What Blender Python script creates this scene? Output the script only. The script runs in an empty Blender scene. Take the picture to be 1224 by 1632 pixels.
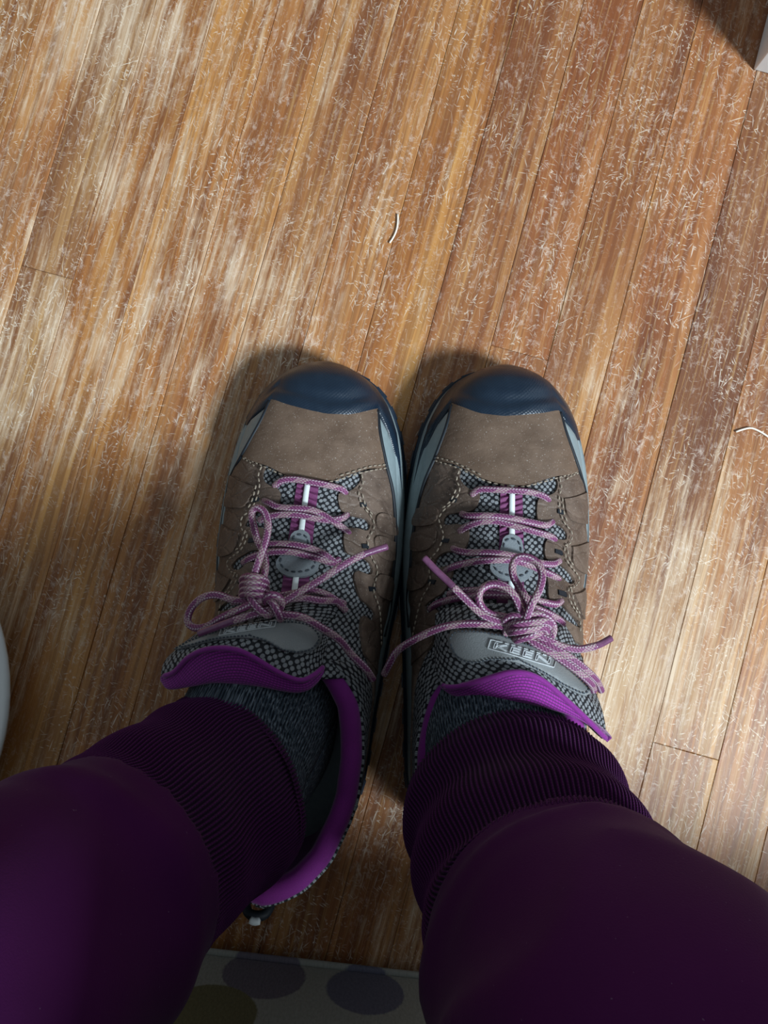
import bpy, bmesh, math, random
import numpy as np
from mathutils import Vector, Matrix, noise
from mathutils.bvhtree import BVHTree
from mathutils import geometry as geo

random.seed(7)
SC = bpy.context.scene
COL = SC.collection
R = math.radians

# ------------------------------------------------------------------ camera
F_PX = 1210.0; CAM_H = 0.47; TILT = R(3.0)
cam_d = bpy.data.cameras.new('camera'); cam = bpy.data.objects.new('camera', cam_d); COL.objects.link(cam)
cam_d.sensor_fit = 'VERTICAL'; cam_d.sensor_height = 24.0; cam_d.lens = 24.0 * F_PX / 1632.0
cam_d.clip_start = 0.01
cam.location = (0, 0, CAM_H); cam.rotation_euler = (TILT, 0, 0)
SC.camera = cam

# ------------------------------------------------------------------ light
world = bpy.data.worlds.new('room_light'); SC.world = world; world.use_nodes = True
bg = world.node_tree.nodes['Background']; bg.inputs['Color'].default_value = (0.80, 0.92, 1.0, 1); bg.inputs['Strength'].default_value = 0.28
key_d = bpy.data.lights.new('window_light', 'AREA'); key = bpy.data.objects.new('window_light', key_d); COL.objects.link(key)
key_d.shape = 'RECTANGLE'; key_d.size = 0.62; key_d.size_y = 0.62; key_d.energy = 228; key_d.color = (0.80, 0.92, 1.0)
key.location = (1.88, -1.44, 2.78)
key.rotation_euler = (Vector((0, 0.05, 0.0)) - Vector(key.location)).to_track_quat('-Z', 'Y').to_euler()
vs = SC.view_settings
vs.view_transform = 'Standard'; vs.look = 'None'; vs.gamma = 1.0; vs.use_curve_mapping = False; vs.exposure = 0.0

# ------------------------------------------------------------------ helpers
def ray(px, py):
    x = (px - 612) / F_PX; yc = -(py - 816) / F_PX
    c, s = math.cos(TILT), math.sin(TILT)
    return Vector((x, yc * c + s, yc * s - c)).normalized()
CAMP = Vector((0, 0, CAM_H))
def at(px, py, z):
    d = ray(px, py); return CAMP + d * ((z - CAM_H) / d.z)

def tag(o, label=None, cat=None, group=None, kind=None):
    if label: o['label'] = label
    if cat: o['category'] = cat
    if group: o['group'] = group
    if kind: o['kind'] = kind
    return o
def empty(name, loc=(0, 0, 0), rz=0, parent=None):
    o = bpy.data.objects.new(name, None); COL.objects.link(o); o.empty_display_size = 0.05
    o.location = loc; o.rotation_euler = (0, 0, rz)
    if parent: o.parent = parent
    return o
WM = {}
def wmat(o):
    m = Matrix.Translation(o.location) @ o.rotation_euler.to_matrix().to_4x4()
    return wmat(o.parent) @ m if o.parent else m
def mesh_obj(name, verts, faces, mat, parent=None, uvs=None, smooth=True, world=False, solid=0, sub=0):
    if world and parent is not None:
        inv = wmat(parent).inverted(); verts = [inv @ Vector(v) for v in verts]
    me = bpy.data.meshes.new(name); me.from_pydata([tuple(v) for v in verts], [], faces); me.update()
    if uvs is not None:
        ul = me.uv_layers.new(name='UVMap')
        vi = np.empty(len(me.loops), dtype=np.int32); me.loops.foreach_get('vertex_index', vi)
        ul.data.foreach_set('uv', np.asarray(uvs, dtype=np.float32)[vi].ravel())
    if smooth: me.polygons.foreach_set('use_smooth', [True] * len(me.polygons))
    if isinstance(mat, (list, tuple)):
        for m in mat: me.materials.append(m)
    else: me.materials.append(mat)
    o = bpy.data.objects.new(name, me); COL.objects.link(o)
    if parent: o.parent = parent
    if solid:
        md = o.modifiers.new('s', 'SOLIDIFY'); md.thickness = solid; md.offset = -1
    if sub:
        md = o.modifiers.new('ss', 'SUBSURF'); md.levels = sub; md.render_levels = sub
    return o
def grid_faces(nr, nc, closed=False, flip=False):
    fs = []
    for i in range(nr - 1):
        for j in range(nc if closed else nc - 1):
            k = (j + 1) % nc
            q = (i * nc + j, i * nc + k, (i + 1) * nc + k, (i + 1) * nc + j)
            fs.append(q[::-1] if flip else q)
    return fs
def catmull(pts, n):
    P = [Vector(p) for p in pts]
    if len(P) == 2: return [P[0].lerp(P[1], i / (n - 1)) for i in range(n)]
    L = [0.0]
    for i in range(1, len(P)): L.append(L[-1] + max((P[i] - P[i - 1]).length, 1e-9) ** 0.5)
    E = [P[0] * 2 - P[1]] + P + [P[-1] * 2 - P[-2]]
    K = [2 * L[0] - L[1]] + L + [2 * L[-1] - L[-2]]
    # dense then arc-length resample
    D = []
    for i in range(1, len(P)):
        m = 14
        for q in range(m):
            t = K[i] + (K[i + 1] - K[i]) * q / m
            p0, p1, p2, p3 = E[i - 1:i + 3]; t0, t1, t2, t3 = K[i - 1:i + 3]
            a1 = p0 * ((t1 - t) / (t1 - t0)) + p1 * ((t - t0) / (t1 - t0))
            a2 = p1 * ((t2 - t) / (t2 - t1)) + p2 * ((t - t1) / (t2 - t1))
            a3 = p2 * ((t3 - t) / (t3 - t2)) + p3 * ((t - t2) / (t3 - t2))
            b1 = a1 * ((t2 - t) / (t2 - t0)) + a2 * ((t - t0) / (t2 - t0))
            b2 = a2 * ((t3 - t) / (t3 - t1)) + a3 * ((t - t1) / (t3 - t1))
            D.append(b1 * ((t2 - t) / (t2 - t1)) + b2 * ((t - t1) / (t2 - t1)))
    D.append(P[-1])
    A = np.array([list(d) for d in D]); s = np.r_[0, np.cumsum(np.linalg.norm(np.diff(A, axis=0), axis=1))]
    u = np.linspace(0, s[-1], n)
    return [Vector([np.interp(x, s, A[:, k]) for k in range(A.shape[1])]) for x in u]
def plen(P): return sum((P[i] - P[i - 1]).length for i in range(1, len(P)))
def tube(name, pts, rad, mat, parent=None, world=True, seg=10, step=0.0015, flat=1.0, caps=True, resample=True, taper=None):
    P = [Vector(p) for p in pts]
    if resample:
        n = max(6, int(plen(P) / step)); P = catmull(P, n)
    n = len(P); vs_, uv = [], []
    up = Vector((0, 0, 1)); s = 0; N = None
    for i in range(n):
        T = (P[min(i + 1, n - 1)] - P[max(i - 1, 0)]).normalized()
        if N is None:
            N = T.cross(up); N = N if N.length > 1e-3 else T.cross(Vector((1, 0, 0)))
            N.normalize()
        N = (N - T * N.dot(T)).normalized()
        B = T.cross(N)
        if i: s += (P[i] - P[i - 1]).length
        r = rad if taper is None else rad * taper(i / (n - 1))
        for k in range(seg + 1):
            a = 2 * math.pi * k / seg
            vs_.append(P[i] + N * (math.cos(a) * r) + B * (math.sin(a) * r * flat)); uv.append((s, k / seg))
    fs = grid_faces(n, seg + 1)
    if caps:
        for e, q in ((0, -1), (n - 1, 1)):
            b = e * (seg + 1); c = len(vs_)
            T = (P[1] - P[0]) if e == 0 else (P[-1] - P[-2])
            vs_.append(P[e] + T.normalized() * q * rad * 0.3); uv.append((s if e else 0, 0))
            for k in range(seg):
                fs.append((b + k + 1, b + k, c) if q < 0 else (b + k, b + k + 1, c))
    return mesh_obj(name, vs_, fs, mat, parent, uv, world=world)
def loft(rows, nu, nv):
    rr = [catmull(r, nu) for r in rows]
    cols = [catmull([r[j] for r in rr], nv) for j in range(nu)]
    g = [[cols[j][i] for j in range(nu)] for i in range(nv)]
    uv = []; 
    for i in range(nv):
        s = 0
        for j in range(nu):
            if j: s += (g[i][j] - g[i][j - 1]).length
            t = 0 if i == 0 else uv[(i - 1) * nu + j][1] + (g[i][j] - g[i - 1][j]).length
            uv.append((s, t))
    return g, uv

# ------------------------------------------------------------------ materials
class NT:
    def __init__(s, name):
        s.m = bpy.data.materials.new(name); s.m.use_nodes = True; s.t = s.m.node_tree; s.b = s.t.nodes['Principled BSDF']
        s.b.inputs['Specular IOR Level'].default_value = 0.4
    def n(s, typ, ins=None, **props):
        nd = s.t.nodes.new(typ)
        for k, v in props.items(): setattr(nd, k, v)
        for k, v in (ins or {}).items():
            if hasattr(v, 'is_linked') or isinstance(v, bpy.types.NodeSocket): s.t.links.new(v, nd.inputs[k])
            else: nd.inputs[k].default_value = v
        return nd
    def math(s, op, a, b=0.0, clamp=False):
        nd = s.n('ShaderNodeMath', {0: a, 1: b}, operation=op); nd.use_clamp = clamp; return nd.outputs[0]
    def mix(s, f, a, b, mode='MIX'):
        nd = s.n('ShaderNodeMix', data_type='RGBA', blend_type=mode)
        for k, v in ((0, f), (6, a), (7, b)):
            if isinstance(v, bpy.types.NodeSocket): s.t.links.new(v, nd.inputs[k])
            else: nd.inputs[k].default_value = v if k == 0 else (*v[:3], 1)
        return nd.outputs[2]
    def ramp(s, f, stops):
        nd = s.n('ShaderNodeValToRGB', {0: f}); e = nd.color_ramp.elements
        while len(e) < len(stops): e.new(0.5)
        for q, (p, c) in zip(e, stops):
            q.position = p; q.color = (*c, 1) if len(c) == 3 else c
        return nd.outputs[0]
    def step(s, f, lo, hi, a=0.0, b=1.0):
        nd = s.n('ShaderNodeMapRange', {0: f, 1: lo, 2: hi, 3: a, 4: b}); nd.clamp = True; return nd.outputs[0]
    def mapping(s, v, loc=(0, 0, 0), rot=(0, 0, 0), scale=(1, 1, 1)):
        return s.n('ShaderNodeMapping', {0: v, 1: loc, 2: rot, 3: scale}).outputs[0]
    def noise(s, v, scale=1.0, detail=2.0, rough=0.5, dist=0.0):
        return s.n('ShaderNodeTexNoise', {'Vector': v, 'Scale': scale, 'Detail': detail, 'Roughness': rough, 'Distortion': dist}).outputs[0]
    def set(s, **k):
        for a, v in k.items():
            i = s.b.inputs[a.replace('_', ' ')]
            if isinstance(v, bpy.types.NodeSocket): s.t.links.new(v, i)
            else: i.default_value = (*v, 1) if isinstance(v, tuple) and len(v) == 3 else v
    def bump(s, h, strength=0.3, dist=0.001):
        b = s.n('ShaderNodeBump', {'Height': h, 'Strength': strength, 'Distance': dist})
        s.t.links.new(b.outputs[0], s.b.inputs['Normal'])
    def obj(s): return s.n('ShaderNodeTexCoord').outputs['Object']
    def uv(s): return s.n('ShaderNodeTexCoord').outputs['UV']
def simple(name, col, rough=0.6, nscale=200, var=0.25, bump=0.2, spec=0.4, dist=0.0006, metallic=0.0):
    m = NT(name); f = m.noise(m.obj(), nscale, 3)
    m.set(Base_Color=m.mix(f, tuple(c * (1 - var) for c in col), tuple(min(1, c * (1 + var)) for c in col)), Roughness=rough, Metallic=metallic)
    m.b.inputs['Specular IOR Level'].default_value = spec
    if bump: m.bump(f, bump, dist)
    return m.m

def wood_material():
    m = NT('worn_varnished_oak')
    oi = m.n('ShaderNodeObjectInfo')
    off = m.n('ShaderNodeCombineXYZ', {0: m.math('MULTIPLY', oi.outputs['Random'], 3.1), 1: m.math('MULTIPLY', oi.outputs['Random'], 17.0), 2: 0.0}).outputs[0]
    P0 = m.obj()
    P = m.n('ShaderNodeVectorMath', {0: P0, 1: off}, operation='ADD').outputs[0]
    # gentle wander of the grain
    wob = m.noise(m.mapping(P, scale=(10, 5, 1)), 1, 2)
    wv = m.n('ShaderNodeCombineXYZ', {0: m.math('MULTIPLY', m.math('SUBTRACT', wob, 0.5), 0.010), 1: 0.0, 2: 0.0}).outputs[0]
    Pg = m.n('ShaderNodeVectorMath', {0: P, 1: wv}, operation='ADD').outputs[0]
    fine = m.noise(m.mapping(Pg, scale=(620, 10, 1)), 1, 3, 0.65)
    ring = m.noise(m.mapping(Pg, scale=(290, 4.0, 1)), 1, 2, 0.5)
    broad = m.noise(m.mapping(Pg, scale=(42, 4, 1)), 1, 3, 0.55)
    cloud = m.noise(m.mapping(P0, scale=(9, 6, 1)), 1, 4, 0.6)
    tint = oi.outputs['Color']
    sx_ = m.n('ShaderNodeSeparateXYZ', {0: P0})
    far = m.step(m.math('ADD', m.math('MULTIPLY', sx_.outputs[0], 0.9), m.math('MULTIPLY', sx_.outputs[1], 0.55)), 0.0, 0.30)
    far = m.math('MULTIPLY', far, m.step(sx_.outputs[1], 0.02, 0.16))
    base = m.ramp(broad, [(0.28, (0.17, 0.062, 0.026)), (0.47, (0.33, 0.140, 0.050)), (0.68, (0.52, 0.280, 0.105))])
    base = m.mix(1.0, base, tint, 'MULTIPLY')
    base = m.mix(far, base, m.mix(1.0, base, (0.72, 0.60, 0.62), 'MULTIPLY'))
    base = m.mix(m.step(ring, 0.46, 0.58, 0.0, 0.50), base, (0.13, 0.042, 0.020))
    base = m.mix(m.step(fine, 0.52, 0.70, 0.0, 0.35), base, (0.66, 0.40, 0.15))
    # wear: varnish gone, pale bare wood in streaks
    wn = m.noise(m.mapping(P, scale=(75, 16, 1)), 1, 7, 0.74)
    ws = m.noise(m.mapping(Pg, scale=(330, 14, 1)), 1, 4, 0.65)
    wsum = m.math('ADD', m.math('ADD', m.math('MULTIPLY', wn, 0.85), m.math('MULTIPLY', cloud, 0.75)), m.math('MULTIPLY', ws, 0.55))
    wsum = m.math('ADD', wsum, m.math('MULTIPLY', m.math('SUBTRACT', oi.outputs['Alpha'], 0.5), 0.6))
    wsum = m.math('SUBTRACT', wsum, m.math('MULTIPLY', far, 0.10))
    wear = m.step(wsum, 1.09, 1.28)
    pale = m.mix(m.step(fine, 0.38, 0.62), (0.45, 0.285, 0.15), (0.78, 0.63, 0.47))
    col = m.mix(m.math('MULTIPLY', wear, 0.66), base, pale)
    # dark worn-in blotches
    blot = m.step(m.noise(m.mapping(P, scale=(30, 7, 1)), 1, 3, 0.5), 0.60, 0.74, 0, 0.5)
    col = m.mix(blot, col, (0.17, 0.075, 0.045))
    # scratches and scuffs: stretched cells give short hairlines in many directions
    scr = None
    wz = m.n('ShaderNodeTexNoise', {'Vector': P0, 'Scale': 30.0, 'Detail': 2.0}).outputs[1]
    wz = m.n('ShaderNodeVectorMath', {0: wz, 1: (0.5, 0.5, 0.5)}, operation='SUBTRACT').outputs[0]
    wz = m.n('ShaderNodeVectorMath', {0: wz, 3: 0.012}, operation='SCALE').outputs[0]
    PW = m.n('ShaderNodeVectorMath', {0: P0, 1: wz}, operation='ADD').outputs[0]
    LAY = [(0.5, 640, 75, .14, .13), (-0.7, 720, 80, .14, .13), (1.5, 680, 90, .14, .10), (2.3, 700, 85, .14, .13), (0.12, 520, 36, .12, .34), (-0.15, 560, 42, .12, .34),
           (1.1, 760, 140, .16, .26), (-1.2, 820, 150, .16, .26), (0.9, 330, 13, .06, .16), (-0.35, 300, 10, .055, .18), (2.0, 300, 10, .05, .12), (2.7, 460, 300, .15, .18), (0.3, 330, 230, .14, .12)]
    for k, (ang, sx, sy, th, keep) in enumerate(LAY):
        v = m.mapping(m.mapping(PW, rot=(0, 0, ang)), loc=(k * 3.7, k * 1.9, 0), scale=(sx, sy, 0))
        vo = m.n('ShaderNodeTexVoronoi', {'Vector': v, 'Scale': 1.0}, voronoi_dimensions='2D')
        sc_ = m.n('ShaderNodeSeparateColor', {0: vo.outputs['Color']})
        on = m.step(sc_.outputs[0], 0.0, keep, 1.0, 0.0)
        d = m.math('MULTIPLY', m.step(vo.outputs['Distance'], th * 0.4, th * 1.6, 1.0, 0.0), on)
        scr = d if scr is None else m.math('MAXIMUM', scr, d)
    patchy = m.step(m.noise(m.mapping(P0, scale=(26, 17, 1)), 1, 5, 0.7), 0.40, 0.64, 0.06, 0.95)
    scr = m.math('MULTIPLY', scr, patchy)
    col = m.mix(scr, col, (0.86, 0.77, 0.64))
    hz = m.step(m.noise(m.mapping(PW, scale=(260, 150, 1)), 1, 4, 0.75), 0.52, 0.68)
    haze = m.math('MULTIPLY', m.math('MULTIPLY', hz, m.step(m.noise(m.mapping(P0, scale=(30, 15, 1)), 1, 5, 0.7), 0.43, 0.66)), 0.70)
    col = m.mix(haze, col, (0.72, 0.60, 0.51))
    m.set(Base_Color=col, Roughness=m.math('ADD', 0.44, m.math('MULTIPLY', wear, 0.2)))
    m.b.inputs['Specular IOR Level'].default_value = 0.35
    m.bump(m.math('SUBTRACT', m.math('MULTIPLY', fine, 0.5), m.math('MULTIPLY', scr, 0.4)), 0.25, 0.0006)
    return m.m

def mesh_fabric():
    m = NT('hex_mesh_fabric')
    v = m.mapping(m.uv(), rot=(0, 0, R(38)), scale=(345, 345, 1))
    vo = m.n('ShaderNodeTexVoronoi', {'Vector': v, 'Scale': 1.0, 'Randomness': 0.30}, voronoi_dimensions='2D')
    dot = m.step(vo.outputs['Distance'], 0.34, 0.46, 1.0, 0.0)
    st = m.n('ShaderNodeTexWave', {'Vector': m.mapping(m.uv(), rot=(0, 0, R(38)), scale=(1, 1, 1)), 'Scale': 480.0, 'Distortion': 0.4})
    c = m.mix(m.step(st.outputs[1], 0.2, 0.8), (0.09, 0.10, 0.112), (0.38, 0.40, 0.415))
    c = m.mix(m.n('ShaderNodeSeparateColor', {0: vo.outputs['Color']}).outputs[1], c, (0.20, 0.21, 0.225))
    m.set(Base_Color=m.mix(dot, (0.006, 0.007, 0.011), c), Roughness=0.75); m.bump(dot, 0.6, 0.0008)
    return m.m
def leather(name, lo, hi, crease=0.4):
    m = NT(name); o = m.obj()
    f = m.noise(o, 60, 5, 0.62); g = m.noise(o, 900, 2)
    c = m.mix(m.step(f, 0.3, 0.72), lo, hi)
    dust = m.step(m.noise(o, 1400, 0), 0.74, 0.80, 0, 0.4)
    c = m.mix(dust, c, (0.5, 0.46, 0.42))
    m.set(Base_Color=c, Roughness=m.step(f, 0.3, 0.7, 0.42, 0.66))
    cr = m.n('ShaderNodeTexVoronoi', {'Vector': m.n('ShaderNodeVectorMath', {0: m.mapping(o, scale=(0.8, 1.9, 1)), 1: m.n('ShaderNodeVectorMath', {0: m.n('ShaderNodeTexNoise', {'Vector': o, 'Scale': 55.0, 'Detail': 3.0}).outputs[1], 3: 0.016}, operation='SCALE').outputs[0]}, operation='ADD').outputs[0], 'Scale': 62.0}, feature='DISTANCE_TO_EDGE').outputs[0]
    h = m.math('ADD', m.math('MULTIPLY', m.step(cr, 0, 0.12), crease), m.math('ADD', m.math('MULTIPLY', f, 0.9 * crease), m.math('MULTIPLY', g, 0.12)))
    m.bump(h, 0.55, 0.0018); return m.m
def lace_mat():
    m = NT('braided_lace'); s = m.n('ShaderNodeSeparateXYZ', {0: m.uv()})
    u, v = s.outputs[0], s.outputs[1]
    fl = m.math('FRACT', m.math('MULTIPLY', v, 4.0))
    line = m.step(m.math('ABSOLUTE', m.math('SUBTRACT', fl, 0.5)), 0.10, 0.20, 1, 0)
    dash = m.step(m.math('FRACT', m.math('ADD', m.math('MULTIPLY', u, 620.0), m.math('MULTIPLY', v, 5.0))), 0.30, 0.45)
    line = m.math('MULTIPLY', line, dash)
    sp = m.math('GREATER_THAN', m.math('FRACT', m.math('ADD', m.math('MULTIPLY', u, 62.0), m.math('MULTIPLY', v, 1.0))), 0.62)
    chk = m.n('ShaderNodeTexChecker', {'Vector': m.n('ShaderNodeCombineXYZ', {0: m.math('MULTIPLY', u, 900.0), 1: m.math('MULTIPLY', v, 14.0), 2: 0.0}).outputs[0], 'Scale': 1.0, 'Color1': (0.42, 0.37, 0.32, 1), 'Color2': (0.25, 0.10, 0.17, 1)}).outputs[0]
    br = m.step(m.math('FRACT', m.math('SUBTRACT', m.math('MULTIPLY', u, 520.0), m.math('MULTIPLY', v, 6.0))), 0.2, 0.6)
    c = m.mix(br, (0.105, 0.024, 0.074), (0.215, 0.062, 0.155))
    c = m.mix(line, c, (0.50, 0.41, 0.46)); c = m.mix(m.math('MULTIPLY', sp, 0.62), c, chk)
    m.set(Base_Color=c, Roughness=0.6); m.bump(m.math('ADD', br, line), 0.5, 0.0004); return m.m
def rib_knit(name, lo, hi, scale, heather=0.0, sheen=0.3):
    m = NT(name); s = m.n('ShaderNodeSeparateXYZ', {0: m.uv()})
    w = m.math('SINE', m.math('MULTIPLY', s.outputs[0], scale * 6.28318))
    rib = m.step(w, -0.6, 0.8)
    row = m.step(m.math('SINE', m.math('MULTIPLY', s.outputs[1], 900 * 6.28)), -0.8, 1.0, 0.7, 1.0)
    nz = m.noise(m.mapping(m.uv(), scale=(900, 350, 1)), 1, 3)
    c = m.mix(rib, lo, hi)
    if heather: c = m.mix(m.step(nz, 0.50, 0.66, 0, heather), c, (0.32, 0.38, 0.44))
    m.set(Base_Color=c, Roughness=0.9); m.b.inputs['Sheen Weight'].default_value = sheen; m.b.inputs['Specular IOR Level'].default_value = 0.12
    m.bump(m.math('ADD', m.math('MULTIPLY', rib, row), m.math('MULTIPLY', nz, 0.3)), 0.6, 0.0008); return m.m
def purple_knit():
    m = NT('purple_air_mesh')
    v = m.mapping(m.uv(), rot=(0, 0, R(6)), scale=(520, 300, 1))
    bk = m.n('ShaderNodeTexBrick', {'Vector': v, 'Scale': 1.0, 'Mortar Size': 0.12, 'Mortar Smooth': 0.6, 'Color1': (0.30, 0.014, 0.30, 1), 'Color2': (0.25, 0.013, 0.26, 1), 'Mortar': (0.085, 0.003, 0.10, 1)})
    bk.inputs['Brick Width'].default_value = 0.9; bk.inputs['Row Height'].default_value = 0.45
    m.set(Base_Color=bk.outputs[0], Roughness=0.8); m.b.inputs['Sheen Weight'].default_value = 0.2
    m.bump(bk.outputs[1], -0.5, 0.0006); return m.m
def fleece():
    m = NT('purple_jogger_cotton'); o = m.obj()
    f = m.noise(o, 1500, 2); g = m.noise(o, 30, 3)
    lint = m.step(m.noise(o, 700, 1), 0.77, 0.82, 0, 0.35)
    c = m.mix(g, (0.041, 0.0040, 0.045), (0.058, 0.0060, 0.062))
    m.set(Base_Color=m.mix(lint, c, (0.22, 0.16, 0.24)), Roughness=0.92); m.b.inputs['Sheen Weight'].default_value = 0.05; m.b.inputs['Specular IOR Level'].default_value = 0.12; m.b.inputs['Sheen Roughness'].default_value = 0.4
    m.bump(f, 0.25, 0.0004); return m.m
def rubber():
    m = NT('navy_rubber'); o = m.obj()
    v = m.mapping(m.uv(), rot=(0, 0, R(45)), scale=(900, 900, 1))
    ck = m.n('ShaderNodeTexVoronoi', {'Vector': v, 'Scale': 1.0, 'Randomness': 0.0}, voronoi_dimensions='2D').outputs[0]
    f = m.noise(o, 120, 4)
    m.set(Base_Color=m.mix(f, (0.005, 0.012, 0.024), (0.010, 0.022, 0.040)), Roughness=m.step(f, 0.3, 0.7, 0.26, 0.40))
    m.bump(ck, 0.35, 0.0004); return m.m
M = dict(
    wood=wood_material(), mesh=mesh_fabric(), rubber=rubber(), lace=lace_mat(), lining=purple_knit(), fleece=fleece(),
    vamp=leather('brown_nubuck', (0.092, 0.058, 0.039), (0.165, 0.110, 0.077), 0.05),
    quarter=leather('waxed_brown_leather', (0.060, 0.040, 0.031), (0.165, 0.116, 0.088), 0.34),
    foxing=simple('grey_blue_foxing', (0.22, 0.275, 0.29), 0.55, 300, 0.15, 0.2),
    black=simple('black_edge', (0.006, 0.010, 0.016), 0.6, 400, 0.2, 0.2),
    patch=simple('grey_synthetic_leather', (0.215, 0.23, 0.235), 0.45, 1500, 0.12, 0.3),
    keeper=simple('grey_webbed_keeper', (0.20, 0.225, 0.245), 0.6, 1500, 0.25, 0.4),
    silver=simple('silver_thread', (0.62, 0.66, 0.68), 0.35, 800, 0.1, 0.1),
    thread=simple('tan_thread', (0.30, 0.25, 0.195), 0.8, 900, 0.2, 0.1),
    darkthread=simple('dark_thread', (0.05, 0.062, 0.078), 0.8, 900, 0.2, 0.1),
    webbing=simple('plum_webbing', (0.155, 0.035, 0.115), 0.7, 1600, 0.3, 0.4),
    reflect=simple('reflective_tape', (0.72, 0.78, 0.78), 0.4, 900, 0.06, 0.1),
    aglet=simple('plum_plastic_tip', (0.15, 0.055, 0.12), 0.22, 500, 0.35, 0.1, 0.6),
    sock=rib_knit('charcoal_heather_sock', (0.008, 0.012, 0.019), (0.045, 0.062, 0.084), 420, 0.40, 0.05),
    cuff=rib_knit('purple_rib_knit', (0.016, 0.0018, 0.018), (0.056, 0.0058, 0.060), 500, 0.0, 0.05),
    white=simple('white_paint', (0.88, 0.90, 0.90), 0.4, 60, 0.03, 0.05),
    dish=simple('white_glazed_ceramic', (0.75, 0.78, 0.78), 0.25, 60, 0.03, 0.0),
    lint=simple('pale_lint', (0.78, 0.70, 0.60), 0.8, 500, 0.1, 0.0),
    sub=simple('dark_subfloor', (0.02, 0.014, 0.01), 0.9, 50, 0.3, 0.0),
    unseen_torso=simple('unseen_torso_knit', (0.03, 0.03, 0.035), 0.95, 300, 0.3, 0.3, 0.1),  # cloth of the out-of-view torso added for shade
    dark=simple('dark_sofa_cloth', (0.02, 0.02, 0.02), 0.9, 400, 0.3, 0.2),
)

# ------------------------------------------------------------------ floor
FA = R(15.3)
floor = mesh_obj('floor', [(-1.6, -1.6, -0.014), (1.6, -1.6, -0.014), (1.6, 1.6, -0.014), (-1.6, 1.6, -0.014), (-1.6, -1.6, -0.03), (1.6, -1.6, -0.03), (1.6, 1.6, -0.03), (-1.6, 1.6, -0.03)],
                 [(0, 1, 2, 3), (7, 6, 5, 4), (0, 4, 5, 1), (1, 5, 6, 2), (2, 6, 7, 3), (3, 7, 4, 0)], M['sub'], smooth=False)
floor.rotation_euler = (0, 0, -FA)
tag(floor, 'worn strip oak floor with scratched orange varnish', kind='structure')
FINV = Matrix.Rotation(FA, 4, 'Z')
def fl(px, py): return FINV @ at(px, py, 0)
lines = [fl(x, 500).x for x in (-83, 10, 99, 198, 300, 394, 497, 594, 692, 796, 893, 990, 1107, 1212, 1321)]
pit = 0.0385
left = [lines[0] - pit * k for k in range(24, 0, -1)]; right = [lines[-1] + pit * k for k in range(1, 25)]
edges = left + lines + right
TINT = {}
n0 = len(left)
tints = {0: (1.05, 1.0, 0.95, .60), 1: (0.80, 0.84, 0.95, .55), 2: (1.05, .98, .85, .58), 3: (1.12, 1.02, .82, .58), 4: (1.05, 1.0, .9, .54), 5: (.98, .96, .95, .55), 6: (1.05, .98, .9, .52),
         7: (1.1, 1.0, .8, .50), 8: (.92, .86, .86, .46), 9: (.95, .86, .84, .45), 10: (.96, .92, .9, .55), 11: (1.02, .92, .86, .52), 12: (.80, .82, .92, .60), 13: (1.1, 1.1, 1.05, .66)}
joints = {1: [fl(76, 434).y], 9: [fl(828, 562).y], 13: [fl(1085, 1195).y]}
def plank(x0, x1, y0, y1, tint):
    g = 0.00012; b = 0.00035; dz = random.uniform(-0.0003, 0.0)
    X0, X1, Y0, Y1 = x0 + g, x1 - g, y0 + g, y1 - g
    top = [(X0 + b, Y0 + b, dz), (X1 - b, Y0 + b, dz), (X1 - b, Y1 - b, dz), (X0 + b, Y1 - b, dz)]
    mid = [(X0, Y0, dz - b * .8), (X1, Y0, dz - b * .8), (X1, Y1, dz - b * .8), (X0, Y1, dz - b * .8)]
    bot = [(x, y, -0.014) for x, y, _ in mid]
    fs = [(0, 1, 2, 3)] + [(4 + i, 4 + (i + 1) % 4, (i + 1) % 4, i) for i in range(4)] + [(8 + i, 8 + (i + 1) % 4, 4 + (i + 1) % 4, 4 + i) for i in range(4)]
    o = mesh_obj('plank', top + mid + bot, fs, M['wood'], floor, smooth=False)
    o.color = tint; return o
for k in range(len(edges) - 1):
    i = k - n0
    ys = [-1.45, 1.45]
    if i in joints: ys = [-1.45] + [joints[i][0] - 0.62, joints[i][0]] + [joints[i][0] + 0.72, 1.45]
    else:
        c = random.choice([-0.42, -0.5, -0.36, 0.48, 0.55, 0.62]) + random.uniform(-.03, .03); ys = [-1.45, c, 1.45]
        if abs(i - 6) > 7: ys = [-1.45, random.uniform(-.6, -.1), random.uniform(.15, .7), 1.45]
    for j in range(len(ys) - 1):
        t = tints.get(i, (random.uniform(.98, 1.08), random.uniform(.90, .98), random.uniform(.82, .95), random.uniform(.48, .6)))
        if j: t = (t[0] * random.uniform(.97, 1.03), t[1], t[2], t[3])
        plank(edges[k], edges[k + 1], ys[j], ys[j + 1], t)

# ------------------------------------------------------------------ shoes
SL = 0.28
_a = [0, .003, .010, .02, .035, .05, .07, .09, .11, .13, .16, .20, .24, .26, .272, .28]
_wl = [0, .020, .031, .039, .0455, .0495, .0525, .054, .0545, .053, .050, .046, .043, .037, .026, 0]
_wm = [0, .019, .030, .0375, .044, .0475, .0505, .052, .0525, .051, .0475, .044, .041, .036, .026, 0]
def _warp(a): a = np.asarray(a, float); return np.where(a < SL / 2, np.sqrt(np.maximum(a, 0)), 2 * math.sqrt(SL / 2) - np.sqrt(np.maximum(SL - a, 0)))
_ad = np.linspace(0, 1, 400); _aw = _warp(_a)
def outline(a, side):   # smooth half width of the sole outline
    return float(np.interp(_warp(a), _aw, _wl if side > 0 else _wm))
_ha = [0, .004, .012, .025, .045, .065, .085, .105, .13, .155, .18, .21, .24, .28]
_hz = [.026, .035, .044, .051, .056, .060, .066, .075, .087, .099, .109, .117, .120, .118]
Z0 = 0.012
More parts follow.
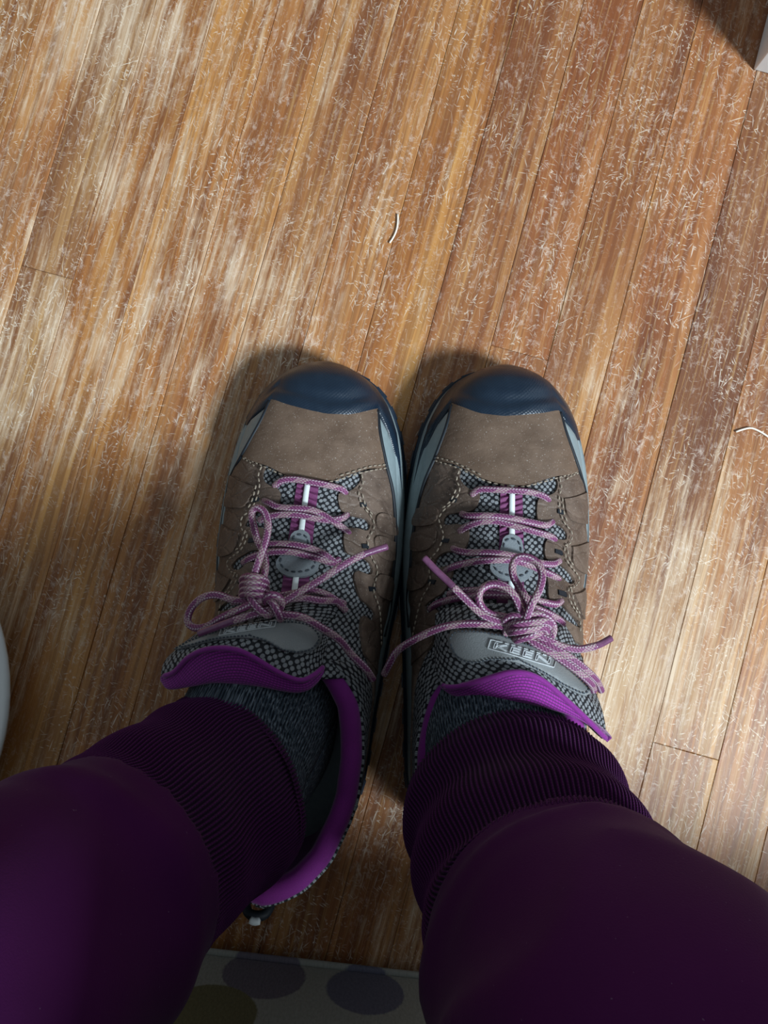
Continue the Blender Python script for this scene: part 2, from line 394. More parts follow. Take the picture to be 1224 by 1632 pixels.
def form(a, t):
    side = 1 if t >= 0 else -1
    w = max(outline(a, side) - 0.0025, 0.0)
    h = float(np.interp(_warp(a), _warp(_ha), _hz))
    k = min(max((a - 0.03) / 0.09, 0), 1); k2 = min(max((a - 0.15) / 0.06, 0), 1)
    p = 0.80 + 0.22 * k - 0.40 * k2; q = 0.78 + 0.20 * k
    ang = min(abs(t), 1) * math.pi / 2
    z = Z0 + (h - Z0) * max(math.cos(ang), 0) ** q
    x = side * w * math.sin(ang) ** p
    fl_ = 0.011 * min(max((a - 0.12) / 0.06, 0), 1) * min(max((SL - a) / 0.05, 0), 1)
    x += side * fl_ * min(max((z - 0.03) / 0.06, 0), 1) * math.sin(ang) ** p
    return Vector((x, SL - a, z))
def form_n(a, t):
    e = 0.0012; a0, a1 = max(a - e, 1e-5), min(a + e, SL - 1e-5); t0, t1 = max(t - .02, -1), min(t + .02, 1)
    da = form(a1, t) - form(a0, t); dt = form(a, t1) - form(a, t0)
    n = dt.cross(da)
    c = Vector((0, min(max(SL - a, .05), SL - .05), 0.02)); o = form(a, t) - c
    if n.length < 1e-12: return o.normalized()
    n.normalize()
    return n if n.dot(o) > 0 else -n
SHOES = {}
for key_, heel, toe, m_ in (('right', (0.054, -0.1735), (0.072, 0.1065), 1), ('left', (-0.059, -0.1710), (-0.033, 0.1085), -1)):
    yaw = math.atan2(-(toe[0] - heel[0]), toe[1] - heel[1])
    e = empty('hiking_shoe', (heel[0], heel[1], 0), yaw)
    SHOES[key_] = dict(root=e, m=m_, W=wmat(e))
def fpt(S, a, t, off=0.0):
    p = form(a, t) + (form_n(a, t) * off if off else Vector((0, 0, 0)))
    return Vector((p.x * S['m'], p.y, p.z))
NA, NTT = 110, 70
As = [SL * (0.5 - 0.5 * math.cos(math.pi * i / NA)) for i in range(NA + 1)]
Ts = [-1 + 2 * j / NTT for j in range(NTT + 1)]
def form_bvh(S):
    V = [S['W'] @ fpt(S, a, t) for a in As for t in Ts]; AT = [Vector((a, t, 0)) for a in As for t in Ts]
    T = []
    for q in grid_faces(NA + 1, NTT + 1): T += [(q[0], q[1], q[2]), (q[0], q[2], q[3])]
    return V, AT, T, BVHTree.FromPolygons(V, T)
for S in SHOES.values(): S['fV'], S['fAT'], S['fT'], S['bvh'] = form_bvh(S)
def to_at(px, py, key='right', zmiss=0.026):
    S = SHOES[key]
    h, n, i, d = S['bvh'].ray_cast(CAMP, ray(px, py))
    if h is None: h, n, i, d = S['bvh'].find_nearest(at(px, py, zmiss))
    tr = S['fT'][i]; V, AT = S['fV'], S['fAT']
    q = geo.barycentric_transform(h, V[tr[0]], V[tr[1]], V[tr[2]], AT[tr[0]], AT[tr[1]], AT[tr[2]])
    return (q.x, max(-1, min(1, q.y)))
def trace(pts, key='right'): return [to_at(*p, key=key) for p in pts]
TS = 0.055
def inside(p, poly):
    x, y = p; c = False; n = len(poly)
    for i in range(n):
        x1, y1 = poly[i]; x2, y2 = poly[i - 1]
        if (y1 > y) != (y2 > y) and x < (x2 - x1) * (y - y1) / (y2 - y1) + x1: c = not c
    return c
def patch(name, S, poly, thick, mat, base=0.0, step=0.0028, parent=None, smoothpoly=True, bulge=None):
    """sheet cut along poly (a,t) and laid over the shoe form, with real edges"""
    P = [(a, t * TS) for a, t in poly]
    if smoothpoly:
        Q = [Vector((x, y, 0)) for x, y in P]; Q = catmull(Q + [Q[0]], max(30, int(plen(Q + [Q[0]]) / 0.0016)))[:-1]
        P = [(v.x, v.y) for v in Q]
    n = len(P); pts = [Vector(p) for p in P]
    xs = [p[0] for p in P]; ys = [p[1] for p in P]
    x = min(xs)
    while x < max(xs):
        y = min(ys)
        while y < max(ys):
            jx, jy = x + random.uniform(-.1, .1) * step, y + random.uniform(-.1, .1) * step
            if inside((jx, jy), P) and min((jx - a) ** 2 + (jy - b) ** 2 for a, b in P) > (step * .5) ** 2: pts.append(Vector((jx, jy)))
            y += step
        x += step
    vo, eo, fo, *_ = geo.delaunay_2d_cdt(pts, [(i, (i + 1) % n) for i in range(n)], [], 0, 1e-7)
    tris = [tuple(f) for f in fo if inside((sum(vo[i].x for i in f) / 3, sum(vo[i].y for i in f) / 3), P)]
    V = []; UV = []
    for v in vo:
        a, t = min(max(v.x, 1e-5), SL - 1e-5), max(-1, min(1, v.y / TS))
        o = base + thick
        if bulge: o += bulge(a, t)
        V.append(fpt(S, a, t, o)); UV.append((v.x, v.y))
    # skirt
    cnt = {}
    for f in tris:
        for i in range(3):
            e_ = (f[i], f[(i + 1) % 3]); cnt[e_] = cnt.get(e_, 0) + 1
    bd = [e_ for e_ in cnt if (e_[1], e_[0]) not in cnt]
    low = {}
    faces = list(tris)
    for i, j in bd:
        for k in (i, j):
            if k not in low:
                a, t = min(max(vo[k].x, 1e-5), SL - 1e-5), max(-1, min(1, vo[k].y / TS))
                low[k] = len(V); V.append(fpt(S, a, t, base - 0.001)); UV.append((vo[k].x, vo[k].y))
        faces.append((j, i, low[i], low[j]))
    # orient outward
    f = tris[len(tris) // 2]; nn = (V[f[1]] - V[f[0]]).cross(V[f[2]] - V[f[0]])
    a, t = vo[f[0]].x, max(-1, min(1, vo[f[0]].y / TS)); on = form_n(a, t); on.x *= S['m']
    if nn.dot(on) < 0: faces = [q[::-1] for q in faces]
    o = mesh_obj(name, V, faces, mat, parent or S['root'], UV)
    md = o.modifiers.new('es', 'EDGE_SPLIT'); md.split_angle = R(50)
    return o
def stitches(name, S, paths, off, mat, parent, pitch=0.0036, dash=0.0023, r=0.00048):
    V, Fc = [], []
    for path in paths:
        Q = [fpt(S, a, t, off) for a, t in path]; P = catmull(Q, max(8, int(plen(Q) / 0.0006)))
        L_ = plen(P); s = 0; cum = [0]
        for i in range(1, len(P)): cum.append(cum[-1] + (P[i] - P[i - 1]).length)
        def pos(x):
            for i in range(1, len(P)):
                if cum[i] >= x: return P[i - 1].lerp(P[i], (x - cum[i - 1]) / max(cum[i] - cum[i - 1], 1e-9))
            return P[-1]
        while s + dash < L_:
            A, B = pos(s), pos(s + dash); d = (B - A).normalized(); u = d.cross(Vector((0, 0, 1)))
            u = u.normalized() if u.length > 1e-4 else Vector((1, 0, 0)); w = u.cross(d)
            b = len(V)
            for q, k in ((A, .5), (A.lerp(B, .25), 1), (A.lerp(B, .75), 1), (B, .5)):
                for c in range(4):
                    an = c * math.pi / 2; V.append(q + u * (math.cos(an) * r * k) + w * (math.sin(an) * r * k))
            for i in range(3):
                for c in range(4): Fc.append((b + i * 4 + c, b + i * 4 + (c + 1) % 4, b + (i + 1) * 4 + (c + 1) % 4, b + (i + 1) * 4 + c))
            s += pitch
    return mesh_obj(name, V, Fc, mat, parent)

# pixel traces of the panels on the right shoe (converted to shoe coordinates, reused mirrored on the left)
CAPB = [(655, 850), (660, 799), (667, 756), (681, 719), (701, 679), (722, 649), (745, 656), (767, 664), (802, 669), (844, 665), (886, 660), (896, 672), (919, 707), (933, 742), (942, 784), (947, 830)]
VAMP = [(725, 646), (745, 652), (767, 659), (802, 664), (844, 660), (887, 657), (896, 688), (907, 720), (917, 750), (900, 758), (880, 761), (858, 769), (830, 776), (808, 775), (775, 767), (747, 752), (725, 741), (698, 733), (705, 708), (716, 678)]
FOXL = [(884, 656), (893, 670), (919, 707), (933, 742), (942, 784), (947, 830), (948, 880), (944, 930), (937, 990), (932, 990), (937, 900), (937, 827), (931, 793), (918, 753), (907, 716), (892, 674)]
FOXM = [(727, 648), (716, 684), (698, 730), (682, 770), (671, 813), (664, 856), (661, 900), (657, 950), (652, 950), (654, 900), (655, 850), (660, 799), (667, 756), (681, 719), (701, 679)]
QL = [(917, 751), (898, 760), (884, 763), (886, 774), (882, 785), (870, 792), (858, 795), (854, 822), (858, 841), (870, 834), (886, 837), (899, 848), (899, 861), (888, 861), (872, 860), (867, 866), (869, 894), (884, 897), (896, 906), (908, 918), (911, 928), (903, 932), (884, 916), (870, 919), (870, 930), (873, 957), (888, 961), (901, 974), (921, 1000), (911, 998), (886, 986), (881, 991), (886, 1009), (906, 1020), (930, 1034), (938, 1030), (937, 975), (940, 900), (940, 827), (933, 793)]
QM = [(698, 733), (725, 744), (735, 750), (733, 760), (742, 775), (753, 783), (764, 786), (757, 813), (745, 818), (716, 821), (709, 829), (712, 838), (730, 837), (746, 841), (741, 877), (712, 882), (697, 893), (698, 906), (720, 903), (724, 908), (708, 946), (697, 953), (681, 967), (684, 978), (700, 972), (703, 985), (697, 1010), (688, 1034), (668, 1052), (640, 1060), (636, 1040), (648, 1000), (655, 950), (660, 900), (663, 856), (670, 813), (681, 770)]
STITCH = [[(699, 736), (725, 745), (747, 755), (775, 770), (808, 778), (830, 779), (858, 772), (882, 764), (915, 753)],
          [(701, 731), (725, 738), (747, 749), (775, 764)],
          [(735, 752), (731, 768), (736, 782), (728, 800), (712, 816), (705, 828), (708, 842), (712, 856), (703, 880), (692, 893), (691, 909), (693, 930), (680, 955), (672, 985), (666, 1015)],
          [(886, 764), (889, 778), (885, 795), (888, 822), (893, 836), (904, 850), (901, 868), (893, 872), (896, 895), (903, 905), (915, 922), (907, 937), (898, 940), (902, 962), (915, 985), (916, 1008)],
          [(730, 783), (722, 801), (706, 816)], [(890, 795), (893, 822), (898, 836)], [(896, 868), (900, 893), (907, 903)], [(902, 939), (907, 962), (918, 983)],
          [(914, 755), (900, 762), (892, 770)]]
KEEP = [(799, 872), (802, 860), (813, 855), (826, 860), (831, 874), (832, 886), (841, 900), (846, 913), (840, 924), (827, 930), (806, 928), (790, 921), (782, 910), (784, 899), (794, 887), (797, 877)]
FOLDS = [[(893, 797), (930, 788), (938, 826), (934, 832), (905, 832), (899, 824)], [(905, 873), (938, 866), (939, 898), (936, 912), (910, 905)], [(908, 948), (935, 940), (936, 980), (922, 985)],
         [(672, 812), (697, 808), (703, 818), (694, 836), (664, 836)], [(664, 850), (700, 846), (695, 868), (684, 878), (662, 876)], [(661, 905), (688, 905), (684, 935), (657, 938)]]
SLOTS = [[(893, 815), (884, 813), (884, 819), (893, 822)], [(890, 880), (880, 877), (880, 883), (891, 887)], [(895, 945), (884, 942), (885, 949), (897, 953)],
         [(722, 795), (731, 797), (729, 803), (720, 801)], [(710, 860), (720, 861), (718, 867), (708, 866)], [(690, 925), (700, 926), (697, 933), (688, 931)]]
WEBL = [(797, 772), (797, 800), (796, 850), (794, 900), (792, 950), (790, 1000)]
WEBR = [(831, 772), (832, 800), (833, 850), (834, 900), (834, 950), (834, 1000)]
T_ = {k: trace(v) for k, v in dict(CAPB=CAPB, VAMP=VAMP, FOXL=FOXL, FOXM=FOXM, QL=QL, QM=QM, KEEP=KEEP, WEBL=WEBL, WEBR=WEBR).items()}
T_['STITCH'] = [trace(p) for p in STITCH]; T_['FOLDS'] = [trace(p) for p in FOLDS]; T_['SLOTS'] = [trace(p) for p in SLOTS]

def perimeter(S, n=130):
    L_ = []
    for side in (1, -1):
        r = [SL * (0.5 - 0.5 * math.cos(math.pi * i / n)) for i in range(n + 1)]
        r = r[:-1] if side > 0 else r[::-1][:-1]
        for a in r: L_.append((a, side, Vector((side * outline(a, side) * S['m'], SL - a, 0))))
    out = []
    N = len(L_)
    # smooth the plan a little and get outward normals
    pos = np.array([list(p[2])[:2] for p in L_])
    for _ in range(4): pos = (np.roll(pos, 1, 0) + 2 * pos + np.roll(pos, -1, 0)) / 4
    for i in range(N):
        d = pos[(i + 1) % N] - pos[i - 1]; nn = Vector((d[1], -d[0], 0)).normalized()
        if nn.dot(Vector((pos[i][0], pos[i][1] - SL / 2, 0))) < 0: nn = -nn
        out.append((L_[i][0], L_[i][1], Vector((pos[i][0], pos[i][1], 0)), nn))
    return out
def ring_loft(name, S, per, prof, mat, parent, cap=True):
    V = []; n = len(per); UV = []
    for (z, d) in prof:
        for k, (a, side, p, nn) in enumerate(per):
            zz = z(a) if callable(z) else z; dd = d(a) if callable(d) else d
            q = p + nn * dd; V.append(Vector((q.x, q.y, zz))); UV.append((k * 0.004, zz))
    Fc = grid_faces(len(prof), n, closed=True, flip=(S['m'] < 0))
    if cap:
        Fc.append(tuple(range(n)) if S['m'] < 0 else tuple(range(n))[::-1]); b = (len(prof) - 1) * n
        Fc.append(tuple(range(b, b + n))[::-1] if S['m'] < 0 else tuple(range(b, b + n)))
    return mesh_obj(name, V, Fc, mat, parent, UV)
def build_shoe(S):
    root, m = S['root'], S['m']
    per = perimeter(S)
    spring = lambda a: 0.006 * max(0, (0.05 - a) / 0.05) ** 2
    osl = ring_loft('outsole', S, per, [(lambda a: 0.0 + spring(a), -0.004), (lambda a: .001 + spring(a), .0005), (lambda a: .010 + spring(a), .0036), (lambda a: .0135 + spring(a), .0030), (.012, -.004)], M['rubber'], root)
    # lugs on the rim of the outsole
    V, Fc = [], []
    for k in range(6, len(per) - 3, 7):
        a, side, p, nn = per[k]; tt = Vector((-nn.y, nn.x, 0)); b = len(V)
        for zz in (0.0 + spring(a), .0085 + spring(a)):
            for du, dn in ((-.0052, -.004), (.0052, -.004), (.0042, .0043), (-.0042, .0043)):
                q = p + tt * du + nn * (dn if zz > .004 else dn - .001); V.append((q.x, q.y, zz + 0.0002))
        Fc += [(b + 3, b + 2, b + 1, b), (b + 4, b + 5, b + 6, b + 7)] + [(b + i, b + (i + 1) % 4, b + 4 + (i + 1) % 4, b + 4 + i) for i in range(4)]
    mesh_obj('outsole_lugs', V, Fc, M['rubber'], osl, smooth=False)
    ring_loft('midsole', S, per, [(.010, -.004), (.011, .001), (lambda a: .018, .0016), (lambda a: .024, .0006), (lambda a: .030, -.003), (.030, -.008)], M['foxing'], root)
    # upper mesh shell: front instep
    a0, a1, nA, nT = 0.045, 0.168, 54, 60
    V, UV = [], []
    for i in range(nA + 1):
        a = a0 + (a1 - a0) * i / nA
        for j in range(nT + 1):
            t = -0.86 + 1.72 * j / nT; V.append(fpt(S, a, t, 0.0003)); UV.append((a * 1.22, t * TS * 1.62))
    S['mesh_upper'] = mesh_obj('mesh_upper', V, grid_faces(nA + 1, nT + 1, flip=m > 0), M['mesh'], root, UV, solid=0.002)
    # toe cap
    cb = sorted(T_['CAPB'], key=lambda q: q[1]); ct = [q[1] for q in cb]; ca = [q[0] for q in cb]
    V, UV = [], []; nA, nT = 44, 90
    for i in range(nA + 2):
        f = min(i / nA, 1)
        for j in range(nT + 1):
            t = -1 + 2 * j / nT; ab = float(np.interp(t, ct, ca))
            a = max(ab * (f ** 1.6), 1e-4)
            edge = min(1, (1 - f) / 0.12)
            off = 0.0018 + 0.0016 * math.sin(min(1, edge) * math.pi / 2)
            c = abs(t); back = ab - a; kk = max(0, 1 - (c / 0.62) ** 2)
            off += 0.0030 * math.exp(-((a - 0.012) / 0.011) ** 2) * kk          # raised bumper
            off -= 0.0014 * math.exp(-((back - 0.0085) / 0.0030) ** 2) * min(1, kk * 1.6)   # valley before the rear lip
            if i > nA: off = -0.001
            p = fpt(S, a, t, off); V.append(p); UV.append((a, t * TS))
    o = mesh_obj('toe_cap', V, grid_faces(nA + 2, nT + 1, flip=m > 0), M['rubber'], root, UV)
    for nm, poly in (('foxing_panel', 'FOXL'), ('foxing_panel', 'FOXM')): patch(nm, S, T_[poly], 0.0016, M['foxing'], smoothpoly=False)
    vp = patch('vamp', S, T_['VAMP'], 0.0024, M['vamp'], bulge=lambda a, t: 0.0005 * noise.noise(Vector((a * 60, t * 4, 1))))
    fold = lambda a, t: 0.0008 * noise.noise(Vector((a * 150, t * 6, 3 + m)))
    ql = patch('quarter_panel', S, T_['QL'], 0.0019, M['quarter'], smoothpoly=True, bulge=fold)
    qm = patch('quarter_panel', S, T_['QM'], 0.0019, M['quarter'], smoothpoly=True, bulge=fold)
    for k, p in enumerate(T_['FOLDS']): patch('leather_overlay', S, p, 0.0009, M['quarter'], base=0.0022, parent=ql if k < 3 else qm, bulge=fold)
    for k, p in enumerate(T_['SLOTS']): patch('eyelet_slot', S, p, 0.0004, M['black'], base=0.0024, parent=ql if k < 3 else qm, smoothpoly=False, step=.0015)
    # dark piping between leather and foxing
    for pts in ([(888, 660), (896, 688), (907, 720), (917, 750), (932, 793), (939, 827), (940, 900), (937, 975), (934, 1020)], [(724, 649), (716, 681), (698, 731), (682, 770), (671, 813), (664, 856), (661, 900), (656, 950), (648, 1000)]):
        tube('edge_piping', [fpt(S, a, t, 0.0022) for a, t in trace(pts)], 0.0011, M['black'], root, world=False, seg=6)
    stitches('stitching', S, T_['STITCH'], 0.0030, M['thread'], vp)
    # webbing down the tongue
    V, UV = [], []; WL = [Vector((a, t, 0)) for a, t in T_['WEBL']]; WR = [Vector((a, t, 0)) for a, t in T_['WEBR']]
    n = 230; wl, wr = catmull(WL, n), catmull(WR, n)
    for i in range(n):
        for j in range(9):
            q = wl[i].lerp(wr[i], j / 8); h = 0.0012 + 0.0006 * math.sin(2 * math.pi * i / n * 24) * (1 if 0 < j < 8 else 0)
            V.append(fpt(S, q.x, q.y, h)); UV.append((q.x, q.y))
    wb = mesh_obj('tongue_webbing', V, grid_faces(n, 9, flip=m > 0), M['webbing'], root, UV)
    V = []
    for i in range(0, n, 4):
        for j in range(3):
            q = wl[i].lerp(wr[i], 0.40 + 0.22 * j / 2); V.append(fpt(S, q.x, q.y, 0.0024))
    mesh_obj('reflective_stripe', V, grid_faces(len(V) // 3, 3, flip=m > 0), M['reflect'], wb, solid=0.0006)
    kp = patch('lace_keeper', S, T_['KEEP'], 0.0016, M['keeper'], base=0.0014)
    cx = sum(q[0] for q in T_['KEEP']) / 16; cy = sum(q[1] for q in T_['KEEP']) / 16
    stitches('stitching', S, [[(cx + (a - cx) * .80, cy + (t - cy) * .80) for a, t in T_['KEEP']]], 0.0033, M['darkthread'], kp)
    # rear: heel counter, mesh collar, padded purple lining
    zc = lambda a: float(np.interp(a, [.160, .18, .20, .23, .26, .28], [.094, .087, .081, .079, .086, .094]))
    def tc(a):
        lo, hi = 0.0, 1.0
        for _ in range(26):
            md = (lo + hi) / 2
            if form(a, md).z > zc(a): lo = md
            else: hi = md
        return (lo + hi) / 2
    ra = [0.160 + (SL - 0.160) * math.sin(math.pi / 2 * i / 36) for i in range(37)]
    ra[-1] = SL - 2e-4
    seq = [(a, 1) for a in ra] + [(a, -1) for a in ra[::-1]]
    def band(name, v0, v1, off, mat, nv=10, parent=root, solid=0.002):
        V, UV = [], []; s = 0
        for k, (a, sd) in enumerate(seq):
            t_top = tc(a)
            for j in range(nv + 1):
                f = v0 + (v1 - v0) * j / nv; t = sd * (1 + (t_top - 1) * f)
                V.append(fpt(S, a, t, off)); UV.append((k * 0.0042, f * 0.07))
        return mesh_obj(name, V, grid_faces(len(seq), nv + 1, flip=m < 0), mat, parent, UV, solid=solid)
    band('heel_counter', 0.0, 0.62, 0.0014, M['quarter'])
    band('collar_mesh', 0.45, 1.0, 0.0004, M['mesh'])
    rim = [fpt(S, a, sd * tc(a), -0.0062) for a, sd in seq]
    rim = rim[:36] + rim[38:]
    tube('collar_lining', catmull(rim, 120), 0.0056, M['lining'], root, world=False, seg=12, resample=False)
    V, UV = [], []
    for k, (a, sd) in enumerate(seq):
        for j in range(7):
            t = sd * (tc(a) + (0.97 - tc(a)) * j / 6); V.append(fpt(S, a, t, -0.007)); UV.append((k * .0042, j * .009))
    mesh_obj('inner_lining', V, grid_faces(len(seq), 7, flip=m < 0), M['lining'], root, UV, solid=0.001)
    # heel pull loop with reflective fleck
    hp = [fpt(S, SL - .0005, 0.3, 0.002) + Vector((dx * m, -0.002 + dy, dz)) for dx, dy, dz in ((-.006, .003, .0), (-.006, -.001, .006), (-.004, -.0035, .009), (.0, -.0042, .010), (.004, -.0035, .009), (.006, -.001, .006), (.006, .003, .0))]
    base_z = hp[0].z
    hp = [Vector((p.x, p.y, 0.078 + (p.z - base_z))) for p in hp]
    ht = tube('heel_loop', hp, 0.0024, M['black'], root, world=False, seg=8, flat=1.2)
    tube('reflective_fleck', [hp[3] + Vector((-.0022, -.001, .002)), hp[3] + Vector((0, -.0014, .0024)), hp[3] + Vector((.0022, -.001, .002))], 0.002, M['reflect'], ht, world=False, seg=8)
for S in SHOES.values(): build_shoe(S)

# ---- tongues (each lies differently), traced rim by rim at its own height
def tongue(key, rows, zrows, patch_poly, text, n_lin):
    S = SHOES[key]; root = S['root']
    R3 = [[at(x, y, z) for (x, y), z in zip(r, zz)] for r, zz in zip(rows, zrows)]
    nu, nv = 60, 46
    g, uv = loft(R3[:3] + [[p - Vector((0, 0, .0016)) for p in R3[3]]], nu, nv)
    V = [p for r in g for p in r]; F_ = grid_faces(nv, nu)
    n = (V[1] - V[0]).cross(V[nu] - V[0])
    if n.z < 0: F_ = [f[::-1] for f in F_]
    tg = mesh_obj('tongue', V, F_, M['mesh'], root, uv, world=True, solid=0.003)
    b = BVHTree.FromPolygons(V, F_)
    S['tbvh'] = b
    g2, uv2 = loft(R3[3:], nu, 26)
    V2 = [p for r in g2 for p in r]; F2 = grid_faces(26, nu)
    n = (V2[nu * 4 + 21] - V2[nu * 4 + 20]).cross(V2[nu * 5 + 20] - V2[nu * 4 + 20])
    if n.z < 0: F2 = [f[::-1] for f in F2]
    S['lbvh'] = BVHTree.FromPolygons(V2, F2)
    mesh_obj('tongue_lining', V2, F2, M['lining'], root, uv2, world=True, solid=0.003)
    tube('tongue_binding', [p + Vector((0, 0, .0004)) for p in g2[0][2:-2]], 0.0013, M['lining'], tg, resample=False, seg=8)
    def drape(px, py, off):
        h, n, i, d = b.ray_cast(CAMP, ray(px, py))
        if h is None: h, n, i, d = b.find_nearest(at(px, py, 0.1))
        if n.z < 0: n = -n
        return h + n * off
    # grey patch
    Q = [Vector((x, y, 0)) for x, y in patch_poly]; Q = catmull(Q + [Q[0]], 90)[:-1]; P = [(v.x, v.y) for v in Q]
    pts = [Vector(p) for p in P]; xs = [p[0] for p in P]; ys = [p[1] for p in P]
    for x in np.arange(min(xs), max(xs), 6):
        for y in np.arange(min(ys), max(ys), 6):
            if inside((x, y), P) and min((x - a) ** 2 + (y - c) ** 2 for a, c in P) > 9: pts.append(Vector((x, y)))
    vo, eo, fo, *_ = geo.delaunay_2d_cdt(pts, [(i, (i + 1) % 89) for i in range(89)], [], 0, 1e-6)
    tris = [tuple(f)[::-1] for f in fo if inside((sum(vo[i].x for i in f) / 3, sum(vo[i].y for i in f) / 3), P)]
    Vp = [drape(v.x, v.y, 0.0016) for v in vo]
    f = tris[0]
    if (Vp[f[1]] - Vp[f[0]]).cross(Vp[f[2]] - Vp[f[0]]).z < 0: tris = [t[::-1] for t in tris]
    pt = mesh_obj('tongue_patch', Vp, tris, M['patch'], tg, world=True, solid=0.0016)
    # patch seam
    c = Vector((sum(xs) / len(xs), sum(ys) / len(ys)))
    seam = [drape(*(Vector(p) + (c - Vector(p)).normalized() * 5), 0.0019) for p in P]
    V3, F3 = [], []
    for i in range(0, len(seam) - 1, 1):
        A, B = seam[i], seam[i].lerp(seam[i + 1], .6); d = (B - A); 
        if d.length < 1e-6: continue
        u = d.cross(Vector((0, 0, 1))).normalized() * 0.0004; k = len(V3); w = Vector((0, 0, 0.0003))
        V3 += [A - u, A + u, B + u, B - u, A + w, B + w]; F3 += [(k, k + 1, k + 4), (k + 1, k + 2, k + 5, k + 4), (k + 2, k + 3, k + 5), (k + 3, k, k + 4, k + 5)]
    return tg, pt, drape, (V3, F3)

rowsR = [[(694, 978), (716, 968), (760, 962), (812, 962), (860, 968), (886, 980), (905, 996)],
         [(692, 1022), (706, 1006), (735, 999), (783, 1003), (829, 1014), (861, 1027), (894, 1048), (922, 1074), (950, 1104)],
         [(694, 1062), (716, 1054), (745, 1054), (783, 1050), (812, 1048), (848, 1056), (880, 1074), (910, 1096), (940, 1118), (962, 1140)],
         [(701, 1092), (718, 1095), (737, 1093), (783, 1079), (809, 1072), (835, 1072), (861, 1082), (894, 1108), (927, 1138), (953, 1164), (969, 1180)],
         [(702, 1096), (721, 1109), (757, 1116), (796, 1121), (842, 1122), (884, 1132), (920, 1145), (948, 1164), (968, 1183)],
         [(706, 1090), (724, 1098), (757, 1104), (796, 1107), (842, 1110), (884, 1120), (920, 1135), (946, 1156), (966, 1178)]]
zR = [[.078, .085, .093, .097, .094, .087, .079],
      [.079, .090, .098, .104, .105, .103, .099, .092, .083],
      [.088, .099, .106, .111, .114, .114, .111, .106, .099, .091],
      [.098, .104, .109, .115, .118, .119, .118, .114, .108, .099, .090],
      [.096, .100, .105, .109, .112, .111, .107, .099, .089],
      [.088, .090, .093, .096, .098, .097, .094, .090, .084]]
patchR = [(716, 1018), (722, 1008), (740, 1005), (783, 1010), (829, 1023), (861, 1036), (894, 1059), (920, 1082), (938, 1105), (932, 1109), (904, 1098), (878, 1082), (848, 1066), (812, 1054), (783, 1052), (756, 1057), (735, 1053), (721, 1038)]
rowsL = [[(352, 985), (375, 970), (405, 958), (450, 950), (495, 952), (528, 966), (545, 985)],
         [(268, 1046), (290, 1028), (322, 1011), (371, 993), (420, 987), (475, 984), (508, 992), (526, 1008)],
         [(258, 1064), (280, 1050), (305, 1036), (345, 1026), (371, 1023), (390, 1023), (423, 1030), (449, 1044), (482, 1049), (504, 1040), (522, 1024)],
         [(255, 1079), (276, 1072), (299, 1049), (325, 1036), (354, 1033), (384, 1038), (410, 1051), (436, 1067), (462, 1080), (482, 1084), (501, 1075), (520, 1058)],
         [(256, 1086), (266, 1098), (305, 1094), (341, 1088), (377, 1090), (416, 1094), (449, 1101), (475, 1104), (495, 1098), (514, 1078), (523, 1060)],
         [(262, 1082), (275, 1088), (305, 1084), (341, 1078), (377, 1080), (416, 1084), (449, 1091), (475, 1094), (493, 1086), (510, 1070), (519, 1056)]]
zL = [[.080, .086, .091, .096, .094, .087, .079],
      [.088, .094, .099, .104, .106, .103, .097, .085],
      [.092, .099, .105, .111, .114, .115, .115, .112, .108, .102, .092],
      [.096, .102, .109, .115, .118, .119, .118, .116, .113, .110, .105, .095],
      [.093, .097, .104, .109, .111, .112, .110, .107, .104, .099, .093],
      [.087, .090, .094, .097, .098, .098, .097, .095, .093, .090, .086]]
patchL = [(280, 1037), (300, 1026), (322, 1017), (371, 1001), (420, 994), (475, 992), (498, 999), (509, 1016), (501, 1033), (482, 1041), (449, 1037), (423, 1023), (390, 1018), (360, 1020), (330, 1025), (303, 1032)]
TG = {'right': tongue('right', rowsR, zR, patchR, None, 0), 'left': tongue('left', rowsL, zL, patchL, None, 0)}

